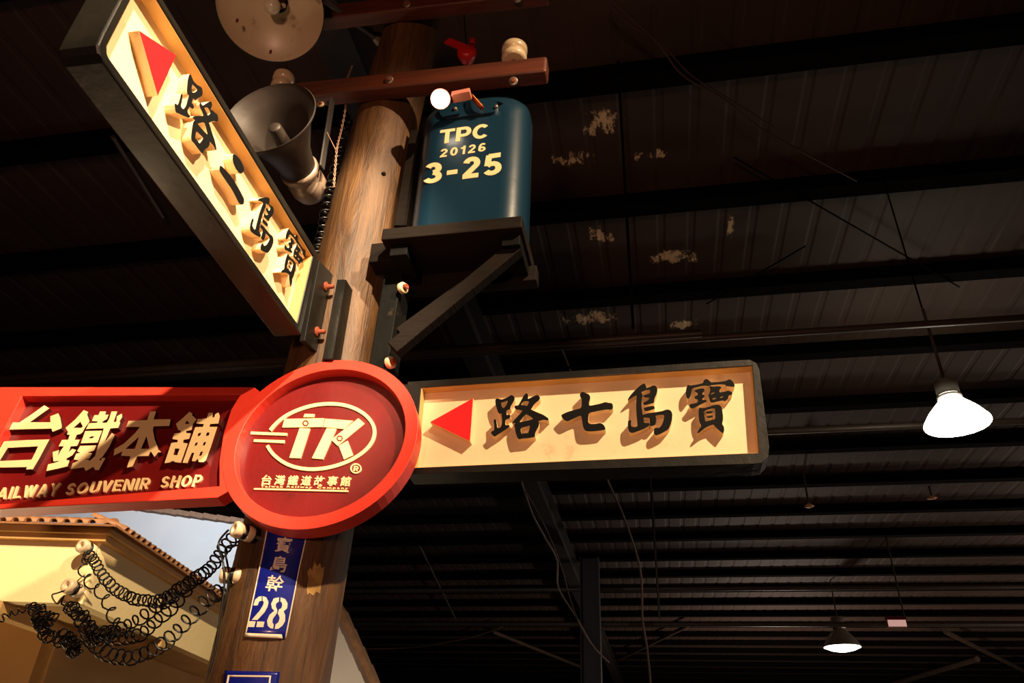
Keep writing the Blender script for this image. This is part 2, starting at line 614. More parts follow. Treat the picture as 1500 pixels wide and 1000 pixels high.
# painted sans capitals and numerals as centre lines (cap height 1)
BOWL = [(.1, .9), (.36, .9)] + arc(.38, .655, .2, .245, 90, -90) + [(.1, .41)]
SK = {
    'T': (.68, [[(0, .9), (.68, .9)], [(.34, .9), (.34, 0)]]),
    'P': (.68, [[(.1, 0), (.1, 1)], BOWL]),
    'R': (.70, [[(.1, 0), (.1, 1)], BOWL, [(.34, .43), (.58, 0)]]),
    'C': (.74, [arc(.39, .5, .29, .4, 42, 318, 22)]),
    'O': (.80, [arc(.4, .5, .3, .4, 0, 360, 28)]),
    'S': (.64, [arc(.32, .695, .21, .205, 15, 270) + arc(.32, .295, .22, .195, 90, -165)[1:]]),
    '2': (.60, [arc(.3, .69, .19, .21, 170, -30) + [(.10, .13)], [(.02, .1), (.56, .1)]]),
    '0': (.60, [arc(.3, .5, .2, .4, 0, 360, 24)]),
    '1': (.42, [[(.3, 0), (.3, 1)], [(.04, .72), (.3, .84)]]),
    '6': (.60, [arc(.3, .3, .2, .2, 0, 360, 20), arc(.33, .48, .23, .42, 48, 195)]),
    '3': (.60, [arc(.28, .71, .19, .19, 155, -88), arc(.28, .3, .22, .2, 88, -158)]),
    '5': (.62, [[(.56, .9), (.15, .9)], [(.17, .95), (.13, .46)], arc(.3, .32, .22, .22, 142, -152)]),
    '-': (.46, [[(.05, .4), (.41, .4)]]),
    'A': (.76, [[(.08, 0), (.38, .97)], [(.38, .97), (.68, 0)], [(.2, .28), (.56, .28)]]),
    'I': (.20, [[(.1, 0), (.1, 1)]]),
    'L': (.58, [[(.1, 1), (.1, 0)], [(.1, .1), (.58, .1)]]),
    'W': (.98, [[(.08, 1), (.28, .02)], [(.28, .02), (.49, .97)], [(.49, .97), (.70, .02)], [(.70, .02), (.90, 1)]]),
    'Y': (.72, [[(.07, 1), (.36, .46)], [(.65, 1), (.36, .46)], [(.36, .52), (.36, 0)]]),
    'U': (.70, [[(.1, 1), (.1, .36)] + arc(.35, .35, .25, .25, 180, 360) + [(.6, 1)]]),
    'V': (.70, [[(.07, 1), (.35, .03)], [(.35, .03), (.63, 1)]]),
    'E': (.60, [[(.1, 0), (.1, 1)], [(.1, .9), (.58, .9)], [(.1, .51), (.52, .51)], [(.1, .1), (.6, .1)]]),
    'N': (.72, [[(.1, 0), (.1, 1)], [(.62, 0), (.62, 1)], [(.12, .96), (.60, .04)]]),
    'H': (.70, [[(.1, 0), (.1, 1)], [(.6, 0), (.6, 1)], [(.1, .52), (.6, .52)]]),
}


def painted_text(body, quad, mapf, h0, h1, t=0.19, gap=0.13):
    polys = []
    x = 0.0
    for ch in body:
        w_, st = SK[ch]
        for l in st:
            closed = math.dist(l[0], l[-1]) < 1e-6
            n = len(l)
            A_, B_ = [], []
            for k in range(n):
                a = l[k - 1] if k else (l[-2] if closed else l[0])
                d = l[k + 1] if k < n - 1 else (l[1] if closed else l[-1])
                v = Vector((d[0] - a[0], d[1] - a[1])).normalized()
                A_.append((x + l[k][0] - v.y * t / 2, l[k][1] + v.x * t / 2))
                B_.append((x + l[k][0] + v.y * t / 2, l[k][1] - v.x * t / 2))
            polys.append((A_, B_))
        x += w_ + gap
    al = [p for A_, B_ in polys for p in A_ + B_]
    x0 = min(p[0] for p in al); x1 = max(p[0] for p in al)
    q = quad_fn(quad)
    mb = MB()
    for k, (A_, B_) in enumerate(polys):
        hh = h1 + (k % 4) * 0.00006

        def pt(p, h):
            px_, py_ = q((p[0] - x0) / (x1 - x0), min(1.02, max(-0.02, p[1])))
            return mapf(px_, py_, h, h1)
        n = len(A_)
        vs = [pt(p, hh) for p in A_] + [pt(p, hh) for p in B_] + [pt(p, h0) for p in A_] + [pt(p, h0) for p in B_]
        fs = []
        for i in range(n - 1):
            fs += [(i, n + i, n + i + 1, i + 1), (i, i + 1, 2 * n + i + 1, 2 * n + i), (n + i + 1, n + i, 3 * n + i, 3 * n + i + 1)]
        fs += [(0, 2 * n, 3 * n, n), (n - 1, 2 * n - 1, 4 * n - 1, 3 * n - 1)]
        mb.add(vs, fs)
    return mb


def plane_map(pl):
    def f(x, y, h, hf):
        u, v = pl.px(x, y, hf)
        return pl.P(u, v, h)
    return f


X, Y, ZZ = Vector((1, 0, 0)), Vector((0, 1, 0)), Vector((0, 0, 1))

# ------------------------------------------------------------------ hall: floor, walls, ceiling
HC = 5.8
m = MB().aabb((-16, -9, -0.2), (26, 40, 0)); part('floor', m, MT['concrete'], kind='structure')
m = MB().aabb((-16, 40, 0), (26, 40.3, HC)); part('wall_back', m, MT['dark_wall'], kind='structure')
m = MB().aabb((-16, -9.3, 0), (26, -9, HC)); part('wall_front', m, MT['dark_wall'], kind='structure')
m = MB().aabb((-16.3, -9.3, 0), (-16, 40.3, HC)); part('wall_left', m, MT['dark_wall'], kind='structure')
m = MB().aabb((26, -9.3, 0), (26.3, 40.3, HC)); part('wall_right', m, MT['dark_wall'], kind='structure')
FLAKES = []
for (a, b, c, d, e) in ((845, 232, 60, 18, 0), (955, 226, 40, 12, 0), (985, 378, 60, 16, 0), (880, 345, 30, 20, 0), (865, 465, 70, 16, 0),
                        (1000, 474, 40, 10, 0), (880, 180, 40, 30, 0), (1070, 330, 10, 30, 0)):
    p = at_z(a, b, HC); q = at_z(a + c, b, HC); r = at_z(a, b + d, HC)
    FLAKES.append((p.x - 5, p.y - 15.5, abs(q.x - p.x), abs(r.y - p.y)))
# trapezoid-ribbed roof sheet, ribs run away from the camera
mb = MB()
xs = []
x = -16.0
while x < 26:
    xs += [(x, 0.0), (x + 0.17, 0.0), (x + 0.19, 0.006), (x + 0.23, 0.006)]
    x += 0.25
vs = []; fs = []
for (xx, zz) in xs:
    vs += [(xx, -9, HC + zz), (xx, 40, HC + zz)]
for i in range(len(xs) - 1):
    fs.append((2 * i, 2 * i + 1, 2 * i + 3, 2 * i + 2))
mb.add(vs, fs)
ceil = part('ceiling', mb, ceiling_mat(), kind='structure', origin=(5, 15.5, HC))
# purlins: the rows measured from the photograph, 1.26 m apart
pur = None
k = 0
yy = 0.80 * 4.2 - 1.26 * 6
while yy < 39.5:
    if pur is None:
        mb = MB().aabb((-16, yy - 0.04, HC - 0.13), (26, yy + 0.04, HC - 0.002))
        mb.aabb((-16, yy + 0.04, HC - 0.13), (26, yy + 0.10, HC - 0.12))
        pur = part('purlin', mb, MT['purlin'], ceil)
    else:
        k += 1
        dup(pur, 'purlin', (0, 1.26 * k, 0))
    yy += 1.26
# rafters across the purlins
RZ = HC - 0.135
p = at_z(768, 690, RZ - 0.35)
raf = None
for i in range(-2, 4):
    if raf is None:
        x0 = p.x - 2 * 7.0
        mb = MB().aabb((x0 - 0.11, -9, RZ - 0.36), (x0 + 0.11, 40, RZ - 0.345))
        mb.aabb((x0 - 0.11, -9, RZ - 0.015), (x0 + 0.11, 40, RZ))
        mb.aabb((x0 - 0.008, -9, RZ - 0.35), (x0 + 0.008, 40, RZ - 0.01))
        raf = part('rafter', mb, MT['rafter'], ceil)
    else:
        if p.x + 7.0 * i < 25.5 and i % 2 == 0:
            dup(raf, 'rafter', (7.0 * (i + 2), 0, 0))

# ------------------------------------------------------------------ utility pole
PY = 2.03
PC = [(340, 1260, 226), (365, 1130, 206), (394, 997, 180), (437, 784, 162), (490, 520, 128), (529, 345, 109), (559, 210, 97), (586, 110, 88),
      (604, 40, 80), (612, -10, 76)]
AX = []
for (cx, cy, wd) in PC:
    q = at_y(cx, cy, PY)
    dep = (q - CAM).dot(M3 @ Vector((0, 0, -1)))
    AX.append((q, wd * 0.975 * dep / FPX / 2))
q0 = AX[0][0].copy()
AX.insert(0, (Vector((q0.x - 0.02, PY, 0.0)), AX[0][1] + 0.015))


def pole_at(z):
    for (a, ra), (b, rb) in zip(AX, AX[1:]):
        if z <= b.z or b is AX[-1][0]:
            t = (z - a.z) / (b.z - a.z)
            t = max(0.0, min(1.0, t))
            return a.lerp(b, t), ra * (1 - t) + rb * t


def pole_hit(px, py, d=0.0):
    """point where the sight line meets the pole's surface raised by d"""
    r = ray(px, py)
    t = (PY - 0.35) / r.y
    for i in range(400):
        p = CAM + r * t
        c, rad = pole_at(p.z)
        g = math.hypot(p.x - c.x, p.y - c.y) - rad - d
        if g < 0.0004 or p.y > PY:
            return p
        t += g * 0.6 / r.length + 0.0001
    return p


def pole_map(x, y, h, hf):
    p = pole_hit(x, y, hf)
    if h != hf:
        c, rad = pole_at(p.z)
        dv = Vector((p.x - c.x, p.y - c.y, 0)).normalized()
        p = p + dv * (h - hf)
    return p


pole = thing('utility_pole', 'thick weathered brown wooden pole carrying all the signs and the tank', 'pole', (AX[0][0].x, PY, 0))
mb = MB()
zs = [0.0 + i * (AX[-1][0].z) / 60 for i in range(61)]
n = 40
vs = []; fs = []
for z in zs:
    c, r = pole_at(z)
    for k in range(n):
        th = 2 * math.pi * k / n
        rr = r * (1 + 0.012 * math.sin(3 * th + z * 1.3) + 0.006 * math.sin(9 * th + 2 * z))
        vs.append((c.x + rr * math.cos(th), c.y + rr * math.sin(th), z))
for i in range(60):
    for k in range(n):
        l = (k + 1) % n
        fs.append((i * n + k, i * n + l, (i + 1) * n + l, (i + 1) * n + k))
mb.add(vs, fs, True)
mb.add(vs[-n:], [tuple(range(n))])
part('shaft', mb, MT['pole'], pole, origin=(AX[0][0].x, PY, 0))
# torn pale patch where the bark has been chipped away
loop = [(461, 822), (464, 829), (469, 824), (471, 832), (475, 830), (473, 846), (470, 858), (469, 869), (463, 866), (459, 872), (453, 868), (450, 871), (449, 860), (452, 848),
        (450, 838), (455, 831), (457, 836)]
mb = MB()
c0 = pole_map(463, 850, .0015, .0015)
vs = [c0] + [pole_map(a, b, 0.0012, 0.0012) for a, b in loop]
mb.add(vs, [(0, i + 1, (i + 1) % len(loop) + 1) for i in range(len(loop))])
part('chipped_patch', mb, mat('pale_fresh_wood', rgb(186, 146, 78), 0.7, var=0.8, var_col=rgb(110, 74, 36), scale=22), pole, 'pale chipped patch of bare wood')
mb = MB()
mb.lathe(pole_hit(562, 255), (0.3, -1, 0), [(-0.004, 0.009), (0.006, 0.008), (0.009, 0.004)], 8, cap1=True)
part('wood_knot', mb, MT['dark_wood'], pole, 'small dark knot')

# ------------------------------------------------------------------ cross arms


def crossarm(name, label, tl, tr, bl, br, yfront, depth, tilt=0.0):
    """front face corners in the photograph on the plane y = yfront"""
    P = [at_y(*q, yfront) for q in (tl, tr, br, bl)]
    t = thing(name, label, 'crossarm', (P[0] + P[2]) / 2 + Vector((0, depth / 2, -abs(P[0].z - P[3].z) / 2)))
    mb = MB()
    hz = (abs(P[0].z - P[3].z) + abs(P[1].z - P[2].z)) / 4
    a = (P[0] + P[3]) / 2; b = (P[1] + P[2]) / 2
    ctr = (a + b) / 2 + Vector((0, depth / 2, 0))
    ax = (b - a) / 2; ax.y = 0
    mb.box(ctr, ax, (0, depth / 2, 0), Vector((-ax.z, 0, ax.x)).normalized() * hz)
    part('beam', mb, MT['arm_wood'], t, bevel=0.010, seg=3)
    return t


def round_bolt(parent, p, axis, r, name='bolt', washer=True, m=None, wm=None):
    mb = MB()
    if washer:
        mb.lathe(p, axis, [(-0.002, r), (0.003, r), (0.004, r * 0.9), (0.004, 0.0001)], 20)
    o = part(name, mb, wm or MT['steel'], parent)
    mh = MB().lathe(p, axis, [(0.003, r * .55), (0.010, r * .55), (0.012, r * .4), (0.012, 0.0001)], 6, sm=False)
    part('bolt_head', mh, m or MT['rust'], o)
    return o


AY = 1.885
arm1 = crossarm('crossarm', 'lower reddish brown cross arm on the pole just above the blue tank', (388, 125), (800, 82), (390, 146), (801, 103), AY - 0.045, 0.066)
for (a, b) in ((752, 119), (570, 117)):
    round_bolt(arm1, at_y(a, b, AY - 0.048), (0, -1, -0.45), 0.017)
arm2 = crossarm('crossarm', 'upper cross arm cut off by the top of the photo', (388, 15), (802, -30), (390, 38), (803, -14), AY - 0.045, 0.066)
for (a, b) in ((758, -2), (596, 6)):
    round_bolt(arm2, at_y(a, b, AY - 0.048), (0, -1, -0.45), 0.018)


def insulator(label, base, axis, s=1.0, group=None, wrap=False, pin=0.03, name='insulator', squash=1.0):
    """porcelain spool on a steel pin; base is where it meets its support"""
    t = thing(name, label, 'insulator', base, group)
    ax = Vector(axis).normalized()
    pr = [(0.0, 0.020), (0.004, 0.025), (0.020, 0.0255), (0.025, 0.0235), (0.029, 0.020), (0.036, 0.020), (0.040, 0.0235), (0.045, 0.026),
          (0.062, 0.026), (0.067, 0.0235), (0.068, 0.014), (0.066, 0.012), (0.046, 0.011), (0.046, 0.0005)]
    mb = MB().lathe(Vector(base) + ax * pin * s, ax, [(a * s * squash, b * s) for a, b in pr], 24, cap0=True)
    part('spool', mb, MT['porcelain'], t)
    mb = MB().lathe(Vector(base) - ax * 0.01, ax, [(0, 0.006 * s), (pin * s + 0.012, 0.006 * s)], 10)
    part('pin', mb, MT['steel'], t)
    if wrap:
        c = Vector(base) + ax * (pin + 0.032) * s
        a = ax.orthogonal().normalized(); b = ax.cross(a)
        pth = [c + (a * math.cos(q * .5) + b * math.sin(q * .5)) * 0.0225 * s + ax * (q / 30 - .5) * 0.008 for q in range(30)]
        part('wire_wrap', MB().tube(pth, 0.0035 * s, 6), MT['wire'], t, 'black wire wound round its waist')
    return t


p = at_y(753, 90, AY - .01)
insulator('white porcelain insulator standing on the right end of the lower cross arm', p, (0, 0, 1), 1.95, pin=0.0, squash=0.62)
p = at_y(411, 132, AY - .01)
insulator('white insulator on the lower cross arm, mostly hidden behind the horn', p, (0, 0, 1), 1.7, pin=0.0, squash=0.75)
p = at_y(473, 18, AY - .03)
insulator('white insulator hanging beside the round lamp shade', p + Vector((0, -.0, 0)), (-0.1, -0.5, -0.8), 1.0, pin=0.005)

# ------------------------------------------------------------------ brush-written glyphs traced from the right-hand sign
GL = {
    'road': ((705, 565), 10, [
        [[(205, 200), (225, 182), (270, 192), (300, 200), (370, 175), (425, 140), (450, 132), (485, 160), (490, 195), (465, 245),
          (430, 300), (425, 340), (370, 362), (372, 385), (370, 430), (400, 420), (425, 425), (425, 460), (390, 485), (355, 495),
          (350, 570), (380, 578), (412, 568), (412, 600), (350, 645), (290, 685), (240, 715), (200, 745), (175, 735), (140, 690),
          (150, 665), (185, 655), (190, 600), (180, 490), (215, 487), (228, 560), (235, 620), (285, 610), (305, 540), (300, 460),
          (295, 395), (270, 415), (245, 385), (225, 330), (208, 270)],
         [(293, 245), (320, 240), (390, 212), (380, 260), (345, 310), (318, 328), (300, 290)]],
        [[(655, 105), (685, 120), (690, 155), (680, 195), (740, 165), (815, 130), (850, 150), (862, 180), (840, 215), (800, 245),
          (760, 290), (735, 335), (725, 345), (770, 365), (850, 400), (905, 420), (985, 475), (985, 500), (975, 508), (915, 495),
          (860, 510), (835, 515), (850, 545), (842, 590), (815, 640), (790, 690), (788, 735), (775, 750), (700, 765), (600, 772),
          (550, 785), (525, 755), (505, 690), (490, 620), (485, 575), (500, 540), (475, 545), (460, 555), (452, 545), (480, 500),
          (530, 450), (590, 385), (605, 362), (560, 350), (510, 345), (490, 325), (485, 300), (500, 288), (545, 285), (580, 220),
          (620, 145)],
         [(575, 280), (625, 222), (690, 225), (700, 235), (675, 295), (630, 285)],
         [(560, 525), (640, 425), (668, 418), (765, 478), (745, 492), (680, 507), (580, 530)],
         [(578, 620), (640, 600), (715, 578), (710, 620), (690, 680), (680, 692), (620, 695), (592, 705), (580, 660)]]]),
    'seven': ((810, 565), 10, [
        [[(430, 85), (460, 95), (520, 120), (545, 150), (545, 185), (530, 240), (530, 290), (600, 280), (700, 258), (770, 235),
          (800, 245), (860, 252), (878, 275), (878, 330), (850, 350), (790, 345), (700, 360), (600, 380), (525, 395), (518, 470),
          (518, 535), (545, 560), (620, 555), (695, 540), (745, 570), (770, 620), (765, 640), (700, 655), (600, 665), (520, 668),
          (470, 655), (445, 615), (430, 540), (415, 430), (330, 465), (215, 520), (190, 515), (150, 485), (120, 440), (130, 420),
          (200, 385), (330, 345), (420, 325), (420, 190), (395, 150), (395, 115)]]]),
    'island': ((900, 550), 10, [
        [[(430, 110), (455, 130), (470, 185), (460, 215), (390, 240), (405, 265), (415, 300), (405, 330), (400, 400), (398, 470),
          (410, 560), (425, 600), (430, 695), (500, 690), (515, 700), (510, 735), (440, 775), (380, 800), (300, 830), (260, 842),
          (230, 835), (205, 800), (195, 740), (200, 660), (225, 648), (248, 660), (245, 700), (250, 745), (300, 755), (340, 740),
          (335, 690), (325, 590), (318, 480), (320, 380), (328, 300), (320, 290), (275, 310), (200, 360), (195, 345), (240, 280),
          (300, 215), (370, 150)]],
        [[(455, 188), (520, 165), (575, 140), (610, 155), (630, 190), (628, 240), (600, 310), (585, 345), (585, 390), (560, 405),
          (440, 435), (425, 420), (418, 395), (480, 370), (515, 330), (500, 322), (430, 318), (415, 295), (450, 280), (520, 262),
          (525, 225), (518, 205), (470, 215)]],
        [[(430, 475), (500, 455), (570, 440), (590, 455), (590, 485), (560, 498), (470, 522), (445, 520), (430, 495)]],
        [[(415, 575), (500, 550), (600, 535), (700, 520), (750, 500), (790, 495), (830, 515), (850, 560), (845, 640), (820, 730),
          (790, 790), (720, 830), (650, 865), (600, 880), (575, 840), (580, 780), (600, 765), (660, 765), (700, 715), (725, 640),
          (730, 590), (715, 570), (600, 585), (610, 620), (610, 700), (590, 725), (550, 740), (520, 735), (515, 710), (520, 690),
          (515, 615), (430, 620), (415, 600)]]]),
    'treasure': ((985, 545), 10, [
        [[(230, 180), (250, 195), (330, 185), (450, 160), (455, 125), (480, 102), (510, 100), (545, 125), (565, 148), (650, 143),
          (780, 130), (830, 100), (870, 120), (905, 165), (915, 205), (890, 215), (830, 208), (785, 205), (775, 182), (700, 178),
          (600, 188), (560, 190), (545, 205), (470, 195), (330, 225), (285, 245), (275, 330), (240, 390), (210, 380), (195, 320),
          (200, 250), (215, 200)]],
        [[(325, 265), (400, 240), (465, 240), (470, 280), (440, 300), (435, 325), (470, 335), (468, 365), (440, 385), (435, 405),
          (500, 405), (505, 430), (450, 455), (400, 480), (340, 510), (295, 535), (260, 520), (240, 485), (265, 465), (340, 455),
          (370, 440), (375, 400), (330, 390), (320, 360), (370, 335), (370, 305), (335, 290)]],
        [[(540, 200), (600, 215), (680, 205), (720, 220), (690, 260), (692, 300), (760, 285), (820, 268), (878, 295), (875, 330),
          (822, 340), (818, 385), (770, 430), (740, 412), (580, 450), (552, 435), (525, 345), (545, 300), (555, 250)],
         [(560, 320), (620, 285), (618, 303), (575, 325)], [(585, 385), (640, 370), (632, 395), (590, 405)],
         [(700, 362), (750, 350), (740, 370), (700, 385)]],
        [[(395, 515), (450, 530), (620, 480), (670, 475), (715, 500), (730, 560), (742, 640), (740, 710), (725, 755), (755, 800),
          (760, 850), (745, 890), (735, 895), (690, 860), (620, 795), (600, 765), (540, 785), (480, 815), (380, 895), (362, 890),
          (385, 840), (425, 790), (395, 730), (382, 650), (382, 560)],
         [(455, 570), (620, 520), (630, 600), (628, 690), (560, 705), (480, 725), (470, 650)]],
        [[(490, 575), (590, 570), (585, 600), (500, 612)]], [[(500, 650), (590, 632), (590, 662), (510, 675)]]]),
}
HP, HL = -0.036, -0.010     # panel face and letter face behind the frame's front


def smooth_loop(l):
    """one corner-cutting pass, for brush outlines"""
    out = []
    n = len(l)
    for i in range(n):
        a, b = l[i], l[(i + 1) % n]
        out.append((a[0] * .8 + b[0] * .2, a[1] * .8 + b[1] * .2))
        out.append((a[0] * .2 + b[0] * .8, a[1] * .2 + b[1] * .8))
    return out


def two_tone_sides(o, m2):
    """carved letters: painted face, bare cream sides"""
    me = o.data
    me.materials.append(m2)
    return me


def letter(parent, name, pl, groups, h0, h1, face, side, label=None):
    """prisms whose front caps are painted and whose sides stay cream"""
    mb = MB()
    marks = []
    for gi, loops in enumerate(groups):
        f0 = len(mb.f)
        eps = gi * 0.00015
        mb.prism(pl.P, loops, h0, h1 + eps)
        marks.append((f0, len(mb.f)))
    o = part(name, mb, face, parent, label)
    o.data.materials.append(side)
    nrm = pl.n
    for p in o.data.polygons:
        if abs(p.normal.dot(nrm)) < 0.5:
            p.material_index = 1
    return o


# ------------------------------------------------------------------ right-hand sign
SY = 1.93
rp = Plane(at_y(860, 612, SY), X, ZZ)
rs = thing('street_sign', 'long cream street sign with four black characters pointing left, right of the pole', 'sign',
           rp.P(0, -0.13, -0.05))
outer = [(597, 559), (1084, 527), (1098, 526.5), (1107, 531), (1112, 541), (1127, 655), (1125.5, 669), (1117, 677), (1104, 679), (595, 694)]
inner = [(617, 567), (1102, 535), (1112, 663), (605, 685)]
part('frame', MB().pxprism(rp, [outer, inner], -0.085, 0.0), MT['black_frame'], rs, bevel=0.004)
pn = [rp.px(x, y, 0) for x, y in inner]
cx = sum(p[0] for p in pn) / 4; cy = sum(p[1] for p in pn) / 4
big = [(cx + (a - cx) * 1.01, cy + (b - cy) * 1.03) for a, b in pn]
part('panel', MB().prism(rp.P, [big], -0.06, HP), MT['cream'], rs)
# inner cream lining of the frame, its shade put into the ochre colour
lin = [(cx + (a - cx) * 0.995, cy + (b - cy) * 0.985) for a, b in pn]
part('frame_lining', MB().prism(rp.P, [pn, lin], HP - 0.001, -0.004), MT['cornice'], rs, 'inner lining of the frame in a shaded cream tone')
tri = Z((590, 520), 5, [(200, 490), (515, 315), (492, 630)])
o = letter(rs, 'arrow', rp, [[[rp.px(x, y, HL) for x, y in tri]]], HP, HL, MT['arrow_red'], MT['cream'], 'red triangle pointing left')
RG = {}
for nm in ('road', 'seven', 'island', 'treasure'):
    og, k, grp = GL[nm]
    G = [[[rp.px(x, y, HL) for x, y in smooth_loop(Z(og, k, l))] for l in loops] for loops in grp]
    RG[nm] = G
    letter(rs, 'character', rp, G, HP, HL, MT['ink'], MT['cream'], 'black brush-written character')
# mounting ears beside the disc
for (a, b) in ((592, 575), (589, 680)):
    q = rp.P(*rp.px(a, b, -0.03), -0.03)
    mb = MB().aabb(q + Vector((-0.16, 0.0, -0.03)), q + Vector((0.03, 0.03, 0.03)))
    part('mounting_ear', mb, MT['black_frame'], rs, bevel=0.003)

# ------------------------------------------------------------------ left-hand sign (comes towards the camera)
ydir = Vector((ray(958, 1178).x, ray(958, 1178).y, 0)).normalized()
lp = Plane(at_y(452, 428, 1.735), ydir, ZZ)
ls = thing('street_sign', 'cream street sign with black characters and red triangle jutting towards the viewer, upper left', 'sign', lp.P(-0.4, 0, -0.05))
outer = [(205, -56), (466.5, 372), (441, 491), (152, 92), (145, 78), (143, 66), (150, 50)]
inner = [(210, -35), (459, 375), (436, 474), (163, 90), (158, 80), (157.5, 68)]
part('frame', MB().pxprism(lp, [outer, inner], -0.085, 0.0), MT['black_frame'], ls, bevel=0.004)
pn = [lp.px(x, y, 0) for x, y in inner]
cx = sum(p[0] for p in pn) / 6; cy = sum(p[1] for p in pn) / 6
big = [(cx + (a - cx) * 1.02, cy + (b - cy) * 1.04) for a, b in pn]
part('panel', MB().prism(lp.P, [big], -0.06, HP), MT['cream'], ls)
lin = [(cx + (a - cx) * 0.993, cy + (b - cy) * 0.985) for a, b in pn]  # cream lining again, coloured as if in shade
part('frame_lining', MB().prism(lp.P, [pn, lin], HP - 0.001, -0.004), MT['cornice'], ls, 'inner lining of the frame in a shaded cream tone')
tri = Z((100, 0), 5, [(520, 225), (790, 405), (655, 700)])
letter(ls, 'arrow', lp, [[[lp.px(x, y, HL) for x, y in tri]]], HP, HL, MT['arrow_red'], MT['cream'], 'red triangle pointing outwards')
LG = {'road': ((293, 173), 1.03), 'island': ((388, 327), 1.0), 'treasure': ((429, 380), 1.0)}
for nm, (c, sc) in LG.items():
    G = RG[nm]
    al = [p for loops in G for l in loops for p in l]
    u0, u1 = min(p[0] for p in al), max(p[0] for p in al)
    v0, v1 = min(p[1] for p in al), max(p[1] for p in al)
    cu, cv = lp.px(*c, HL)
    G2 = [[[(cu + (a - (u0 + u1) / 2) * sc, cv + (b - (v0 + v1) / 2) * sc) for a, b in l] for l in loops] for loops in G]
    letter(ls, 'character', lp, G2, HP, HL, MT['ink'], MT['cream'], 'black brush-written character')
two = [[(605, 225), (630, 235), (660, 270), (685, 320), (688, 350), (670, 372), (650, 368), (620, 325), (603, 275)],
       [(510, 308), (535, 325), (600, 400), (660, 500), (690, 560), (685, 595), (665, 600), (650, 590), (600, 490), (540, 405), (505, 350)]]
letter(ls, 'character', lp, [[[lp.px(x, y, HL) for x, y in smooth_loop(Z((220, 180), 5, l))]] for l in two], HP, HL, MT['ink'], MT['cream'],
       'black two-stroke character')
# mounting plate with two rusty bolts, and the strap on the pole
pl_ = [(468, 381), (492, 407), (471, 522), (446, 499)]
part('mounting_plate', MB().pxprism(lp, [pl_], -0.03, -0.012), MT['black_frame'], ls, bevel=0.002)
for (a, b) in ((478, 420), (465, 486)):
    q = lp.P(*lp.px(a, b, -0.01), -0.012)
    mb = MB().lathe(q, lp.n, [(0, 0.017), (0.004, 0.017), (0.006, 0.012), (0.006, 0.0075), (0.026, 0.0075), (0.028, 0.005), (0.028, 0.0005)], 14)
    part('bolt', mb, MT['rust'], ls, 'rusty bolt')
sp = Plane(at_y(489, 465, 1.845), X, ZZ)
part('strap', MB().pxprism(sp, [[(494, 409), (507, 409), (487, 526), (472, 526)]], -0.06, 0.0), MT['black_frame'], ls, bevel=0.002)

# ------------------------------------------------------------------ round red sign with its arm
az, el = math.radians(4), math.radians(8)
dn = Vector((math.sin(az) * math.cos(el), -math.cos(az) * math.cos(el), math.sin(el)))
du = ZZ.cross(dn).normalized(); dv = dn.cross(du)
dp = Plane(at_d(467, 652, 2.11), du, dv)
zr = [(30, 650), (60, 500), (150, 370), (290, 230), (450, 130), (660, 80), (830, 125), (950, 215), (1020, 330), (1042, 450), (1010, 600),
      (930, 720), (800, 835), (640, 910), (480, 945), (330, 930), (190, 860), (90, 770)]
uv = [dp.px(x, y) for x, y in Z((310, 500), 3.4485, zr)]
# best circle through the rim (centroid-based)
cu = (max(p[0] for p in uv) + min(p[0] for p in uv)) / 2
cv = (max(p[1] for p in uv) + min(p[1] for p in uv)) / 2
for it in range(50):
    rr = [math.hypot(p[0] - cu, p[1] - cv) for p in uv]
    ro = sum(rr) / len(rr)
    cu += sum((p[0] - cu) * (1 - ro / r) for p, r in zip(uv, rr)) / len(uv)
    cv += sum((p[1] - cv) * (1 - ro / r) for p, r in zip(uv, rr)) / len(uv)
RO = ro; RI = ro * 0.872
print('disc', cu, cv, RO)


def circ(r, n=72, c=None):
    c = c or (cu, cv)
    return [(c[0] + r * math.cos(2 * math.pi * i / n), c[1] + r * math.sin(2 * math.pi * i / n)) for i in range(n)]


ds = thing('shop_sign', 'round red sign with white letter logo and long red arm, fixed across the pole', 'sign', dp.P(cu, cv, -0.05))
part('disc_rim', MB().prism(dp.P, [circ(RO), circ(RI)], -0.055, 0.0), MT['rim_red'], ds, bevel=0.003)
part('disc_panel', MB().prism(dp.P, [circ(RI * 1.02)], -0.05, -0.036), MT['deep_red'], ds)
DH = -0.036
outer = [(-95, 566), (0, 566.5), (372, 566.5), (420, 600), (420, 700), (345, 727), (318, 728.5), (0, 745), (-95, 752)]
inner = [(32, 580), (352, 577.5), (338, 600), (327, 635), (321, 675), (321, 711.5), (0, 738), (-53, 743)]
# keep the arm out of the disc: push its inner end onto the rim's circle
o2 = []
for x, y in outer:
    u, v = dp.px(x, y, -0.001)
    o2.append((u, v))
i2 = [dp.px(x, y, -0.001) for x, y in inner]


def clip_arc(loop):
    out = []
    for (u, v) in loop:
        d = math.hypot(u - cu, v - cv)
        out.append((u, v))
    return out


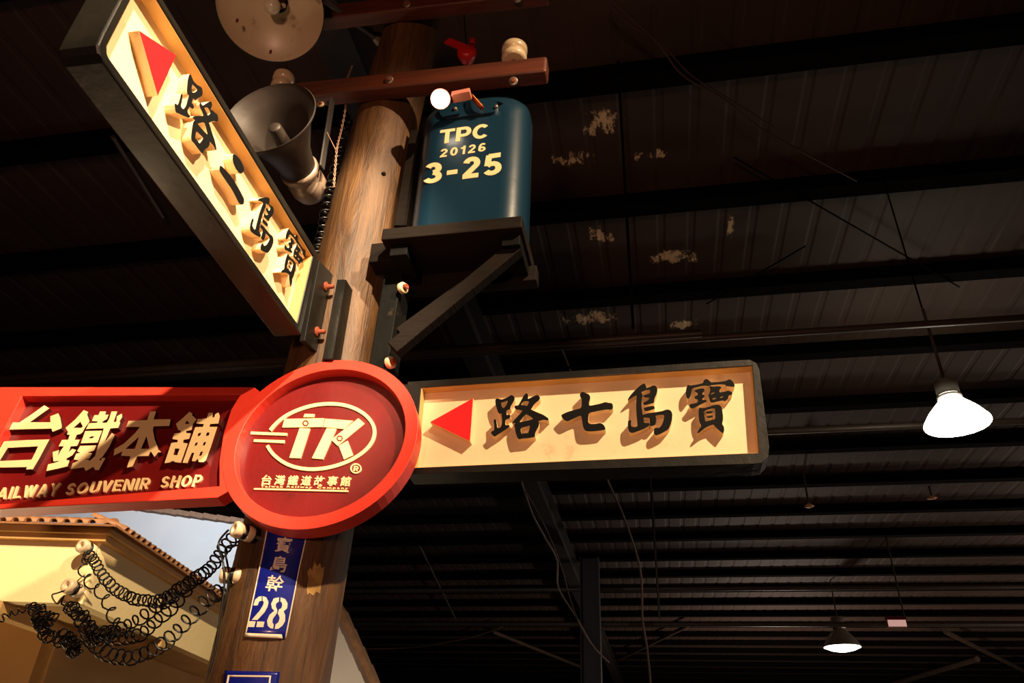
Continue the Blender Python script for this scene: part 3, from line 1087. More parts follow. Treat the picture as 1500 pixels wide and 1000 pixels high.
top_i = o2[2]; bot_i = o2[6]
a0 = math.atan2(top_i[1] - cv, top_i[0] - cu)
a1 = math.atan2(bot_i[1] - cv, bot_i[0] - cu)
if a1 < a0:
    a1 += 2 * math.pi
arc = [(cu + RO * 0.97 * math.cos(a0 + (a1 - a0) * i / 16), cv + RO * 0.97 * math.sin(a0 + (a1 - a0) * i / 16)) for i in range(17)]
loop = [o2[0], o2[1], top_i] + arc + [bot_i, o2[7], o2[8]]
part('arm_rim', MB().prism(dp.P, [loop, i2], -0.052, -0.001), MT['rim_red'], ds, bevel=0.0025)
c1 = (sum(p[0] for p in i2) / len(i2), sum(p[1] for p in i2) / len(i2))
i3 = [(c1[0] + (a - c1[0]) * 1.012, c1[1] + (b - c1[1]) * 1.04) for a, b in i2]
AH = -0.034
part('arm_panel', MB().prism(dp.P, [i3], -0.048, AH), MT['deep_red'], ds)
SH = {
    'platform': [((0, 580), 8.3333, [
        [[(540, 112), (602, 148), (480, 235), (365, 318), (615, 318), (615, 245), (712, 208), (735, 260), (755, 365), (745, 395), (640, 435),
          (628, 395), (400, 400), (105, 408), (135, 320), (235, 322), (360, 240)]],
        [[(50, 552), (340, 535), (605, 528), (560, 610), (480, 760), (400, 895), (370, 890), (320, 895), (330, 865), (150, 868), (-85, 872),
          (0, 640)], [(95, 632), (250, 622), (465, 612), (430, 690), (385, 775), (150, 785), (-5, 792)]]])],
    'iron': [((65, 585), 8.3333, [
        [[(480, 128), (535, 150), (522, 180), (552, 268), (490, 350), (470, 395), (440, 420), (395, 430), (370, 490), (435, 490), (400, 565),
          (320, 572), (300, 640), (340, 600), (388, 615), (340, 680), (270, 720), (265, 735), (305, 745), (285, 815), (150, 845), (25, 872),
          (45, 790), (150, 765), (185, 745), (110, 755), (100, 640), (180, 615), (165, 690), (200, 620), (240, 570), (175, 570), (215, 490),
          (290, 490), (310, 430), (275, 425), (290, 395), (258, 345), (380, 240)], [(355, 345), (440, 270), (470, 330), (450, 345)]],
        [[(680, 145), (755, 145), (742, 185), (785, 185), (762, 240), (715, 265), (700, 283), (760, 283), (790, 240), (820, 145), (890, 145),
          (845, 275), (880, 270), (885, 205), (945, 172), (950, 215), (918, 265), (925, 290), (900, 345), (805, 352), (740, 510), (735, 525),
          (825, 408), (862, 432), (790, 580), (715, 690), (665, 740), (690, 745), (705, 712), (745, 715), (665, 860), (620, 860), (600, 820),
          (505, 872), (480, 820), (560, 740), (620, 690), (650, 580), (690, 470), (725, 352), (600, 355), (510, 360), (545, 290), (640, 283),
          (655, 268), (580, 262), (610, 190), (660, 190)]],
        [[(500, 385), (705, 380), (650, 525), (445, 535)], [(540, 470), (570, 450), (610, 448), (595, 468), (565, 475)]],
        [[(440, 565), (635, 560), (605, 625), (530, 645), (585, 655), (550, 720), (490, 730), (540, 735), (560, 770), (500, 825), (325, 850),
          (345, 780), (420, 745), (360, 730), (390, 660), (440, 650), (400, 630)]]])],
    'root': [((160, 590), 10, [
        [[(600, 125), (685, 122), (650, 240), (900, 238), (880, 335), (650, 342), (640, 400), (665, 530), (720, 680), (762, 718), (715, 725),
          (665, 790), (605, 705), (575, 775), (410, 780), (340, 930), (260, 945), (310, 780), (175, 772), (195, 705), (65, 772), (78, 675),
          (220, 590), (380, 440), (450, 350), (245, 352), (285, 262), (555, 250)], [(240, 670), (440, 490), (375, 672)],
         [(465, 672), (545, 485), (590, 670)]]])],
    'shop': [((235, 595), 10, [
        [[(425, 80), (470, 105), (460, 125), (530, 190), (475, 260), (455, 345), (375, 360), (380, 390), (445, 395), (420, 475), (340, 490),
          (330, 530), (400, 545), (300, 825), (210, 815), (200, 800), (160, 805), (140, 820), (60, 832), (160, 535), (250, 525), (255, 490),
          (175, 478), (205, 395), (295, 385), (300, 355), (260, 345), (228, 255), (330, 170)], [(355, 258), (390, 208), (430, 255)],
         [(215, 615), (280, 620), (245, 715), (190, 710)]],
        [[(705, 95), (770, 92), (760, 160), (790, 160), (800, 115), (850, 90), (872, 140), (850, 250), (730, 258), (715, 300), (835, 300),
          (740, 590), (665, 790), (630, 815), (560, 815), (550, 765), (510, 805), (460, 800), (495, 680), (460, 680), (395, 830), (325, 825),
          (510, 305), (620, 300), (640, 260), (525, 250), (545, 185), (680, 175)], [(555, 395), (600, 385), (580, 430), (542, 438)],
         [(680, 385), (722, 380), (705, 430), (665, 432)], [(515, 535), (550, 528), (530, 575), (498, 578)],
         [(635, 525), (672, 520), (650, 570), (618, 575)], [(590, 665), (625, 660), (600, 720), (565, 725)]]])],
}
HF = -0.017
for nm, lst in SH.items():
    for og, k, grp in lst:
        G = [[[dp.px(x, y, HF) for x, y in Z(og, k, l)] for l in loops] for loops in grp]
        letter(ds, 'character', dp, G, AH, HF, MT['letter_cream'], MT['letter_side'], 'cream block character')
zz = lambda pts: Z((0, 690), 4.84, pts)
for word, q in (('RAILWAY', [(-78, 122), (432, 80), (402, 170), (-108, 207)]), ('SOUVENIR', [(490, 84), (1070, 42), (1044, 124), (456, 168)]),
                ('SHOP', [(1157, 34), (1441, 22), (1412, 106), (1132, 119)])):
    part('lettering', painted_text(word, zz(q), plane_map(dp), AH, AH + 0.006, 0.16, 0.16), MT['letter_cream'], ds, 'cream words under the characters')
# logo
LK = 6.665
lg = lambda pts: [dp.px(x, y, DH + .004) for x, y in Z((360, 580), LK, pts)]
cl = [(238, 332), (290, 270), (380, 195), (500, 135), (650, 88), (800, 71), (950, 80), (1080, 122), (1180, 188), (1243, 268), (1262, 350),
      (1240, 438), (1180, 520), (1080, 595), (950, 658), (800, 700), (650, 716), (500, 700), (380, 655), (290, 590), (237, 530), (210, 480)]
# smooth the oval
for it in range(2):
    nw = [cl[0]]
    for i in range(len(cl) - 1):
        a, b = cl[i], cl[i + 1]
        nw += [(a[0] * .75 + b[0] * .25, a[1] * .75 + b[1] * .25), (a[0] * .25 + b[0] * .75, a[1] * .25 + b[1] * .75)]
    nw.append(cl[-1]); cl = nw
L1, L2 = [], []
for i, p in enumerate(cl):
    a = cl[max(i - 1, 0)]; b = cl[min(i + 1, len(cl) - 1)]
    d = math.hypot(b[0] - a[0], b[1] - a[1]) or 1
    nx, ny = -(b[1] - a[1]) / d * 17, (b[0] - a[0]) / d * 17
    L1.append((p[0] + nx, p[1] + ny)); L2.append((p[0] - nx, p[1] - ny))
mb = MB()
uu1, uu2 = lg(L1), lg(L2)
for i in range(len(cl) - 1):
    mb.prism(dp.P, [[uu1[i], uu1[i + 1], uu2[i + 1], uu2[i]]], DH - .001, DH + .004)
part('logo_oval', mb, MT['letter_cream'], ds, 'cream oval outline of the logo')
for nm, pts in (('speed_line', [(50, 345), (405, 360), (400, 385), (45, 372)]), ('speed_line', [(80, 420), (380, 430), (375, 458), (75, 445)]),
                ('logo_stroke', [(575, 172), (672, 175), (665, 203), (562, 203)]), ('logo_stroke', [(378, 222), (766, 215), (747, 300), (355, 305)]),
                ('logo_stroke', [(525, 312), (628, 316), (535, 605), (425, 600)]), ('logo_stroke', [(776, 219), (1050, 240), (960, 320), (756, 300)]),
                ('logo_stroke', [(790, 312), (885, 320), (755, 615), (645, 605)]), ('logo_stroke', [(1100, 215), (1162, 268), (898, 485), (833, 425)]),
                ('logo_stroke', [(908, 484), (995, 434), (1050, 575), (958, 617)]), ('underline', [(80, 897), (1000, 919), (1000, 934), (78, 911)])):
    part(nm, MB().prism(dp.P, [lg(pts)], DH - .001, DH + .004), MT['letter_cream'], ds, 'cream bar of the logo')
for (a, b) in ((585, 265), (918, 413)):
    hexo = [(a + 33 * math.cos(t * math.pi / 3), b + 31 * math.sin(t * math.pi / 3)) for t in range(6)]
    hexi = [(a + 20 * math.cos(t * math.pi / 6), b + 19 * math.sin(t * math.pi / 6)) for t in range(12)]
    part('logo_nut', MB().prism(dp.P, [lg(hexo), lg(hexi)], DH + .004, DH + .0052), MT['deep_red'], ds, 'dark hexagonal nut outline')
ring_o = [(1075 + 55 * math.cos(t * math.pi / 14), 705 + 50 * math.sin(t * math.pi / 14)) for t in range(28)]
ring_i = [(1075 + 43 * math.cos(t * math.pi / 14), 705 + 38 * math.sin(t * math.pi / 14)) for t in range(28)]
part('registered_mark', MB().prism(dp.P, [lg(ring_o), lg(ring_i)], DH - .001, DH + .004), MT['letter_cream'], ds, 'small ring')
part('registered_mark', painted_text('R', Z((360, 580), LK, [(1058, 680), (1102, 682), (1094, 732), (1048, 728)]), plane_map(dp), DH - .001, DH + .004, 0.2),
     MT['letter_cream'], ds, 'small letter in the ring')
for i, ch in enumerate('台灣鐵道故事館'):
    x0 = 150 + i * 128.5
    y0 = 768 + i * 2.2
    q = [(x0 + 14, y0), (x0 + 112, y0 + 2), (x0 + 92, y0 + 98), (x0 - 6, y0 + 96)]
    part('small_character', text_mesh(ch, Z((360, 580), LK, q), plane_map(dp), DH - .001, DH + .003, 0.012, 2), MT['letter_cream'], ds)
for word, q in (('Taiwan', [(150, 868), (362, 872), (354, 892), (142, 888)]), ('Railway', [(404, 873), (652, 878), (640, 904), (396, 896)]),
                ('Company', [(700, 880), (1002, 886), (992, 914), (690, 905)])):
    part('small_lettering', text_mesh(word, Z((360, 580), LK, q), plane_map(dp), DH - .001, DH + .003, 0.012, 2, 1.4), MT['letter_cream'], ds)
# back bracket that ties the disc to the pole
zc = dp.P(cu, cv, -0.055)
axc, axr = pole_at(zc.z)
mb = MB().aabb((axc.x - 0.05, zc.y + .005, zc.z - 0.12), (axc.x + 0.05, axc.y - axr + 0.02, zc.z + 0.12))
part('back_bracket', mb, MT['black_wood'], ds)

# ------------------------------------------------------------------ transformer tank on its shelf
TY = 1.90
tp = Plane(at_y(690, 240, TY), X, ZZ)
L = tp.px(605, 240)[0]; Rr = tp.px(769, 240)[0]
topv = tp.px(700, 130)[1]; botv = at_y(660, 325, 1.80).z - tp.p0.z
tk = thing('transformer_tank', 'blue rounded steel tank with cream lettering on the black wooden shelf', 'tank', tp.P((L + Rr) / 2, botv, -0.13))
rc = 0.105
prof = [(L, botv), (Rr, botv)]
for i in range(9):
    t = math.pi / 2 * i / 8
    prof.append((Rr - rc + rc * math.cos(t), topv - rc + rc * math.sin(t)))
for i in range(9):
    t = math.pi / 2 + math.pi / 2 * i / 8
    prof.append((L + rc + rc * math.cos(t), topv - rc + rc * math.sin(t)))
cxm = (L + Rr) / 2; cym = (topv + botv) / 2
rd = 0.085
rings = []
TD = 0.19


def inset(d):
    out = []
    for (a, b) in prof:
        sx = (abs(a - cxm) - d) / abs(a - cxm) if abs(a - cxm) > 1e-6 else 1
        nb = cym + (b - cym) * ((topv - cym - d) / (topv - cym)) if b > cym else b
        out.append((cxm + (a - cxm) * sx, nb))
    return out


vs = []
seq = []
for i in range(15):
    t = math.pi / 2 * i / 14
    seq.append((rd * (1 - math.sin(t)), -rd * (1 - math.cos(t))))
    # from the front face outwards round the corner
seq2 = [(0.0, -TD + 0.06)] + [(0.06 * (1 - math.cos(t)), -TD + 0.06 - 0.06 * math.sin(t)) for t in (0.4, 0.8, 1.2, 1.57)]
allr = seq + seq2
np_ = len(prof)
fs = []
for (d, h) in allr:
    vs += [tp.P(a, b, h) for a, b in inset(d)]
for i in range(len(allr) - 1):
    for k in range(1, np_):
        l = (k + 1) % np_
        fs.append((i * np_ + k, (i + 1) * np_ + k, (i + 1) * np_ + l, i * np_ + l))
mb = MB(); mb.add(vs, fs, True)
mb.add(vs[:np_], [tuple(range(np_))], False)
mb.add(vs[-np_:], [tuple(range(np_ - 1, -1, -1))])
for i in range(len(allr) - 1):
    mb.add([vs[i * np_], vs[(i + 1) * np_], vs[(i + 1) * np_ + 1], vs[i * np_ + 1]], [(0, 1, 2, 3)])
tank = part('tank_body', mb, MT['tank'], tk)
tz = lambda pts: Z((610, 170), 9.09, pts)
for word, q, off, spc in (('TPC', [(318, 188), (957, 95), (937, 288), (300, 372)], 0.20, 0.07), ('20126', [(325, 440), (930, 350), (915, 465), (310, 552)], 0.18, 0.20),
                     ('3-25', [(115, 637), (1147, 480), (1127, 770), (90, 905)], 0.21, 0.12)):
    part('lettering', painted_text(word, tz(q), plane_map(tp), -0.0005, 0.0012, off, spc), MT['letter_cream'], tk, 'cream painted lettering')
# raised oval lug band near the top, with bolts and copper lead
st = []
for i in range(13):
    t = -math.pi / 2 + math.pi * i / 12
    st.append((716 + 13 * math.cos(t), 154 + 11 * math.sin(t)))
for i in range(13):
    t = math.pi / 2 + math.pi * i / 12
    st.append((656 + 13 * math.cos(t), 162 + 11 * math.sin(t)))
lugp = Plane(at_y(690, 158, TY - 0.0), X, ZZ)
part('lifting_lug', MB().pxprism(lugp, [st], -0.03, 0.012), MT['tank'], tk, bevel=0.004)
for (a, b) in ((667, 160), (727, 157)):
    mb = MB().lathe(at_y(a, b, TY - 0.012), (0, -1, 0), [(0, 0.008), (0.006, 0.008), (0.009, 0.004), (0.009, 0.0003)], 10)
    part('lug_bolt', mb, MT['steel'], tk)
pth = []
for i in range(90):
    t = i / 89
    c = at_y(690 + 16 * t, 140 + 18 * t, TY - 0.03 - 0.01 * math.sin(t * 3))
    pth.append(c + Vector((math.cos(i * 0.9) * 0.008, math.sin(i * 0.9) * 0.008, 0)))
part('copper_lead', MB().tube(pth, 0.0028, 5), MT['copper'], tk, 'coiled copper lead')

# shelf bracket
bk = thing('shelf_bracket', 'black wooden bracket shelf bolted to the pole under the blue tank', 'bracket', at_y(585, 450, 1.95))
F1 = 1.80
A = at_y(560, 337, F1); B = at_y(765, 313, F1)
zt = (A.z + B.z) / 2
TH = 0.048
D2 = 2.05
part('shelf_board', MB().aabb((A.x, F1, zt - TH), (B.x, D2, zt)), MT['dark_wood'], bk, bevel=0.004)
tk_shift = zt - tp.P(0, botv, 0).z
# joists under the board, running front to back
for xx in (at_y(572, 352, F1).x + .02, B.x - 0.04):
    part('joist', MB().aabb((xx - 0.03, F1 + 0.03, zt - TH - 0.045), (xx + 0.03, D2 - .05, zt - TH)), MT['black_wood'], bk, bevel=0.003)
# rear beam
q1 = at_y(598, 412, D2 - 0.03); q2 = at_y(786, 395, D2 - 0.05)
zb = zt - TH
part('rear_beam', MB().aabb((q1.x, D2 - 0.05, zb - 0.062), (q2.x, D2 + 0.0, zb)), MT['dark_wood'], bk, bevel=0.003)
# posts against the pole
pz0 = at_y(556, 560, 1.93).z
pa = at_y(582, 380, 1.95); pb = at_y(558, 545, 1.93)
mb = MB().bar(Vector((pb.x, 1.95, pz0)), Vector((pa.x + .005, 1.97, zt - TH)), (0, 1, 0), 0.062, 0.10)
part('post', mb, MT['black_wood'], bk, bevel=0.003)
# diagonal braces
for (a, b, yv) in (((577, 513), (757, 364), 1.87), ((588, 492), (745, 378), 1.96)):
    p = at_y(*a, yv); q = at_y(*b, yv)
    part('brace', MB().bar(p, q, (0, 1, 0), 0.05, 0.04), MT['dark_wood'], bk, bevel=0.003)
for (a, b) in ((592, 421), (574, 530)):
    q = at_y(a, b, 1.90)
    mb = MB().lathe(q, (0.9, -0.45, 0), [(-0.012, 0.02), (0.0, 0.02), (0.002, 0.017), (0.002, 0.0005)], 18)
    wsh = part('washer', mb, MT['porcelain'], bk, 'white-painted washer')
    mb = MB().lathe(q, (0.9, -0.45, 0), [(0.0, 0.011), (0.012, 0.011), (0.014, 0.008), (0.014, 0.0005)], 6, sm=False)
    part('bolt_head', mb, MT['rust'], wsh, 'rusty bolt head')
qa = at_y(547, 362, 1.90); qb = at_y(604, 384, 1.90)
part('ledger', MB().aabb((qa.x, 1.88, qb.z), (qb.x, 1.955, qa.z)), MT['dark_wood'], bk, bevel=0.003)
# backing board between tank and pole
bp_ = Plane(at_y(598, 260, 1.97), X, ZZ)
part('backing_board', MB().pxprism(bp_, [[(601, 190), (615, 190), (595, 330), (577, 330)]], -0.05, 0.0), MT['dark_wood'], bk, bevel=0.003)

# ------------------------------------------------------------------ horn loudspeaker
hy = Vector((0, 1, 0))
hm = at_y(393, 171, 1.62)
hn = thing('horn_loudspeaker', 'brown grey horn loudspeaker hanging under the left end of the lower cross arm', 'loudspeaker', hm + hy * 0.2)
R0 = 0.170
bell = [(0.0, R0), (0.004, R0 + .003), (0.012, R0 - .002), (0.04, 0.138), (0.09, 0.108), (0.15, 0.085), (0.22, 0.070), (0.25, 0.066)]
bin_ = [(0.0, R0), (0.012, R0 - .008), (0.04, 0.132), (0.09, 0.102), (0.15, 0.079), (0.22, 0.064), (0.235, 0.0005)]
mb = MB().lathe(hm, hy, bell, 48)
mb.lathe(hm, hy, bin_, 48)
part('bell', mb, MT['horn'], hn)
mb = MB().lathe(hm, hy, [(0.045, 0.0005), (0.045, 0.020), (0.05, 0.024), (0.235, 0.032)], 24)
part('inner_tube', mb, MT['horn'], hn)
mb = MB().lathe(hm, hy, [(0.25, 0.066), (0.252, 0.074), (0.275, 0.074), (0.28, 0.064), (0.30, 0.062), (0.31, 0.070), (0.36, 0.070), (0.39, 0.058), (0.405, 0.035),
                         (0.41, 0.0005)], 32)
part('driver', mb, mat('pale_driver_housing', rgb(176, 152, 132), 0.4, 0.2, var=0.4, scale=8), hn, 'pale rounded driver housing')
# U bracket from the driver up to the cross arm
hb = at_y(470, 154, 1.80)
mb = MB()
top = at_y(474, 150, 1.83)
mb.bar(top + Vector((-0.06, 0, 0)), top + Vector((0.035, 0, 0)), (0, 1, 0), 0.04, 0.006)
mb.bar(top + Vector((0.035, 0, 0.01)), Vector((hm.x + 0.09, hm.y + 0.26, hm.z + 0.0)), (1, 0, 0), 0.035, 0.006)
mb.bar(top + Vector((-0.06, 0, 0.0)), Vector((hm.x + 0.02, hm.y + 0.26, hm.z + 0.06)), (1, 0, 0), 0.035, 0.006)
part('bracket', mb, MT['grey_pipe'], hn, bevel=0.001)
q = at_y(470, 153, 1.795)
round_bolt(hn, q, (0, -1, 0), 0.013, 'bolt', True, MT['rust'], MT['porcelain'])

# ------------------------------------------------------------------ street lamp with round shade
lc = at_d(396, 14, 3.05)
tocam = (CAM - lc).normalized()
ln = (Vector((0, 0, -1)) * 0.55 + tocam * 0.6).normalized()
R1 = 77 * 3.05 / FPX
lm = thing('street_lamp', 'old street lamp with round cream enamel shade at the top edge', 'lamp', lc - ln * 0.1)
mb = MB().lathe(lc, -ln, [(0.0, R1), (0.006, R1 * 0.985), (0.02, R1 * 0.93), (0.05, R1 * 0.7), (0.075, R1 * 0.4), (0.085, R1 * 0.2), (0.086, 0.0005)], 56)
part('shade', mb, MT['enamel'], lm)
mb = MB().lathe(lc, -ln, [(-0.001, R1 * 0.985), (-0.001, R1 * 1.005), (0.012, R1 * 1.0), (0.03, R1 * 0.95), (0.06, R1 * .72), (0.09, R1 * .42), (0.10, R1 * .2),
                          (0.16, R1 * 0.18), (0.17, 0.0005)], 56)
part('shade_outside', mb, MT['enamel_green'], lm, 'dark green outside of the shade')
bo = lc + (M3 @ Vector((0.03, 0.012, 0)))
mb = MB().lathe(bo - ln * 0.08, ln, [(0, 0.034), (0.05, 0.034), (0.055, 0.03)], 20)
part('socket', mb, MT['ink'], lm, 'black socket')
bs = bo + ln * 0.02 + (M3 @ Vector((-0.02, 0.01, 0)))
prof = [(-0.06, 0.02), (-0.045, 0.022)] + [(-0.03 + 0.033 * (1 - math.cos(t * math.pi / 8)), 0.033 * math.sin(t * math.pi / 8) + 0.0005) for t in range(3, 9)]
part('bulb', MB().lathe(bs, ln, prof, 20), MT['bulb'], lm)
for (a, b) in ((396, 77), (347, 31)):
    mb = MB().lathe(at_d(a, b, 3.02), ln, [(-0.02, 0.005), (0.004, 0.005), (0.006, 0.003), (0.006, 0.0003)], 8)
    part('rivet', mb, MT['rust'], lm)
pa = pole_hit(556, 52) + Vector((0, 0.03, 0))
p1 = at_d(478, 2, 3.2)
pk = lc - ln * 0.16
mid = p1 + (p1 - pa) * 0.55
mb = MB().tube([pa, pa.lerp(p1, .5), p1, mid + Vector((0, 0, .08)), pk + Vector((0.1, 0.02, 0.22)), pk + Vector((0.02, 0, 0.12)), pk], 0.015, 12)
part('lamp_arm', mb, MT['grey_pipe'], lm)
d = (p1 - pa).normalized()
part('arm_flange', MB().lathe(pa - d * .01, d, [(0, 0.034), (0.035, 0.03), (0.06, 0.02)], 16, cap0=True, cap1=True), MT['steel'], lm)

# ------------------------------------------------------------------ small lit floodlight and red clamp by the cross arm
fp = at_y(645, 145, 1.80)
fl = thing('floodlight', 'small lit floodlight glaring beside the top left corner of the tank', 'lamp', fp)
fd = (CAM - fp + Vector((-.3, 0, .2))).normalized()
fu = fd.cross(ZZ).normalized(); fv = fu.cross(fd)
mb = MB().lathe(fp - fd * 0.06, fd, [(0.0, 0.0005), (0.0, 0.022), (0.03, 0.032), (0.058, 0.038), (0.06, 0.036)], 24)
part('housing', mb, mat('pinkish_lamp_housing', rgb(196, 130, 110), 0.4, 0.3), fl)
part('lens', MB().lathe(fp - fd * 0.004, fd, [(0.0, 0.034), (0.012, 0.034), (0.020, 0.024), (0.024, 0.0005)], 24), MT['flood_glow'], fl, 'glowing round lens')
q = at_y(676, 140, 1.82)
part('mount', MB().box(q, (0.035, 0, 0.004), (0, 0.02, 0), (0, 0, 0.011)), mat('pink_lit_mount', rgb(200, 120, 100), 0.5), fl, bevel=0.003)

rcp = at_y(684, 75, 1.98)
rc_ = thing('pipe_clamp', 'small bright red pipe clamp behind the lower cross arm', 'clamp', rcp)
a = at_y(655, 60, 1.98); b = at_y(694, 80, 1.98)
part('lever', MB().bar(a, at_y(680, 70, 1.97), (0, 1, 0), 0.035, 0.012), MT['red_metal'], rc_, bevel=0.002)
part('body', MB().lathe(at_y(684, 80, 2.0), (0.2, -1, 0.1), [(-.03, 0.03), (0, 0.042), (0.02, 0.042), (0.03, 0.03), (0.03, .0005)], 14), MT['red_metal'], rc_)
part('stem', MB().tube([at_y(684, 80, 2.0), at_y(684, 80, 2.0) + Vector((0, -0.13, 0.2)), at_y(684, 80, 2.0) + Vector((0, -0.13, 0.42))], 0.004, 6), MT['wire'], rc_)
part('knob', MB().lathe(at_y(692, 62, 1.98), (0, 0, 1), [(-.02, 0.012), (0.015, 0.014), (0.02, .008), (0.02, .0005)], 10), MT['red_metal'], rc_)

# ------------------------------------------------------------------ blue number plates wrapped on the pole


def wrap_plate(parent, name, left, right, h, m, n=14, label=None, nh=10):
    """left and right edges as pixel polylines of equal length"""
    mb = MB()

    def lerp(a, b, t): return (a[0] * (1 - t) + b[0] * t, a[1] * (1 - t) + b[1] * t)
    # densify edges
    def dens(pl):
        out = []
        for i in range(len(pl) - 1):
            for j in range(nh):
                out.append(lerp(pl[i], pl[i + 1], j / nh))
        out.append(pl[-1]); return out
    Ld, Rd = dens(left), dens(right)
    vs = []; fs = []
    for a, b in zip(Ld, Rd):
        for i in range(n + 1):
            x, y = lerp(a, b, i / n)
            vs.append(pole_map(x, y, h, h))
    rows = len(Ld); nn = n + 1
    for i in range(rows - 1):
        for k in range(n):
            fs.append((i * nn + k, (i + 1) * nn + k, (i + 1) * nn + k + 1, i * nn + k + 1))
    N = len(vs)
    back = []
    for v in vs:
        c, r = pole_at(v.z)
        dv = Vector((v.x - c.x, v.y - c.y, 0)).normalized()
        back.append(v - dv * 0.002)
    for i in range(rows - 1):
        for e in (0, n):
            a, b = i * nn + e, (i + 1) * nn + e
            fs.append((a, b, b + N, a + N) if e == n else (b, a, a + N, b + N))
    for k in range(n):
        for i in (0, rows - 1):
            a, b = i * nn + k, i * nn + k + 1
            fs.append((a, b, b + N, a + N) if i == 0 else (b, a, a + N, b + N))
    mb.add(vs + back, fs, True)
    return part(name, mb, m, parent, label)


pz = lambda pts: Z((355, 775), 5.88, pts)
np1 = thing('number_plate', 'blue enamel plate with white characters and number 28 on the pole', 'plate', pole_hit(405, 860))
PH = 0.004
Le = [(208, 0), (160, 250), (18, 922)]; Re = [(572, 0), (502, 310), (377, 936)]
wrap_plate(np1, 'plate', pz(Le), pz(Re), PH, MT['plate_blue'])
wrap_plate(np1, 'white_edge', pz(Le), pz([(a + 9, b) for a, b in Le]), PH + .0008, MT['plate_white'], 1, 'white painted border')
wrap_plate(np1, 'white_edge', pz([(a - 11, b) for a, b in Re]), pz(Re), PH + .0008, MT['plate_white'], 1, 'white painted border')
wrap_plate(np1, 'white_edge', pz([(24, 892), (16, 924)]), pz([(340, 904), (348, 940)]), PH + .0009, MT['plate_white'], 8, 'white painted border', 1)
for ch, q in (('寶', [(302, 62), (440, 74), (402, 206), (276, 190)]), ('島', [(275, 225), (395, 235), (375, 372), (235, 360)]),
              ('幹', [(226, 388), (366, 400), (346, 542), (190, 530)])):
    part('character', text_mesh(ch, pz(q), pole_map, PH - .001, PH + .001, 0.012), MT['plate_white'], np1, 'white painted character')
two8 = [[(95, 655), (110, 605), (140, 580), (165, 575), (165, 615), (145, 620), (130, 655)],
        [(175, 575), (205, 585), (225, 625), (215, 670), (190, 715), (130, 780), (80, 780), (150, 700), (180, 650), (185, 625), (175, 615)],
        [(60, 790), (190, 795), (180, 842), (48, 840)]]
eight = [[(315, 585), (270, 595), (248, 640), (255, 680), (275, 700), (235, 735), (213, 785), (218, 830), (240, 850), (265, 855), (270, 820), (258, 800),
          (262, 770), (285, 740), (300, 715), (300, 690), (288, 665), (290, 640), (315, 620)],
         [(330, 585), (370, 600), (390, 640), (385, 680), (355, 705), (370, 740), (368, 790), (345, 830), (310, 855), (280, 858), (285, 820), (310, 800),
          (322, 765), (315, 740), (305, 725), (315, 690), (335, 680), (345, 655), (340, 630), (328, 620)]]
for dig in (two8, eight):
    mb = MB()
    for l in dig:
        l = pz(l)
        mb.prism(lambda u, v, h: pole_map(u, -v, h, PH + .001), [[(a, -b) for a, b in l]], PH - .001, PH + .001)
    part('numeral', mb, MT['plate_white'], np1, 'white stencilled numeral')
np2 = thing('number_plate', 'lower blue plate on the pole, cut off by the bottom edge', 'plate', pole_hit(365, 995))
q = Z((290, 740), 3.847, [(150, 930), (135, 1090)]); q2 = Z((290, 740), 3.847, [(462, 938), (440, 1100)])
wrap_plate(np2, 'plate', q, q2, PH, MT['plate_blue'])
for (l, r) in (([(168, 955), (164, 966)], [(412, 958), (412, 968)]), ([(168, 955), (140, 1090)], [(178, 955), (150, 1090)]),
               ([(403, 958), (385, 1095)], [(413, 958), (395, 1095)])):
    wrap_plate(np2, 'white_edge', Z((290, 740), 3.847, l), Z((290, 740), 3.847, r), PH + .0008, MT['plate_white'], 6, 'white painted line', 2)

# ------------------------------------------------------------------ yellow shop with tiled eaves (lower left)
gv = ray(775, 1195); gy = Vector((gv.x, gv.y, 0)).normalized()      # side wall runs away along gy
gx = Vector((gy.y, -gy.x, 0))                                        # front wall direction (to the right)
C0 = at_y(150, 790, 2.55)
sh = thing('shop_building', 'yellow plastered shop front with small brown eave tiles, lower left corner', 'building', (C0.x, C0.y, 0))
fpl = Plane(C0, gx, ZZ)          # front wall, faces the camera
spl = Plane(C0, gy, ZZ)          # side wall, faces right
zbot = fpl.px(120, 884)[1]
ztop = 0.0
LW = 2.6; SD = 2.4


def fbox(u0, u1, v0, v1, w0, w1):
    """box in shop axes: u along the front, v up from C0, w back from the front"""
    c = C0 + gx * (u0 + u1) / 2 + gy * (w0 + w1) / 2 + ZZ * (v0 + v1) / 2
    return (c, gx * (u1 - u0) / 2, gy * (w1 - w0) / 2, ZZ * (v1 - v0) / 2)


mb = MB().box(*fbox(-LW, 0, zbot, 0.034, 0, 0.06))
part('front_band', mb, MT['wall_yellow'], sh)
mb = MB().box(*fbox(-0.06, 0, zbot, 0.034, 0.06, SD))
part('side_band', mb, MT['wall_yellow'], sh)
# cornice mouldings, front and side: lower cove and upper fascia, mitred as L-shaped rings


def lring(o0, v0, v1):
    mb = MB()
    mb.box(*fbox(-LW, o0, v0, v1, -o0, 0.0))
    mb.box(*fbox(0, o0, v0, v1, 0.0, SD))
    return mb


e0 = fpl.px(150, 790)[1]
part('cornice', lring(0.03, -0.014, 0.012), MT['cornice'], sh)
part('fascia', lring(0.052, 0.008, 0.038), MT['cornice'], sh, bevel=0.003)
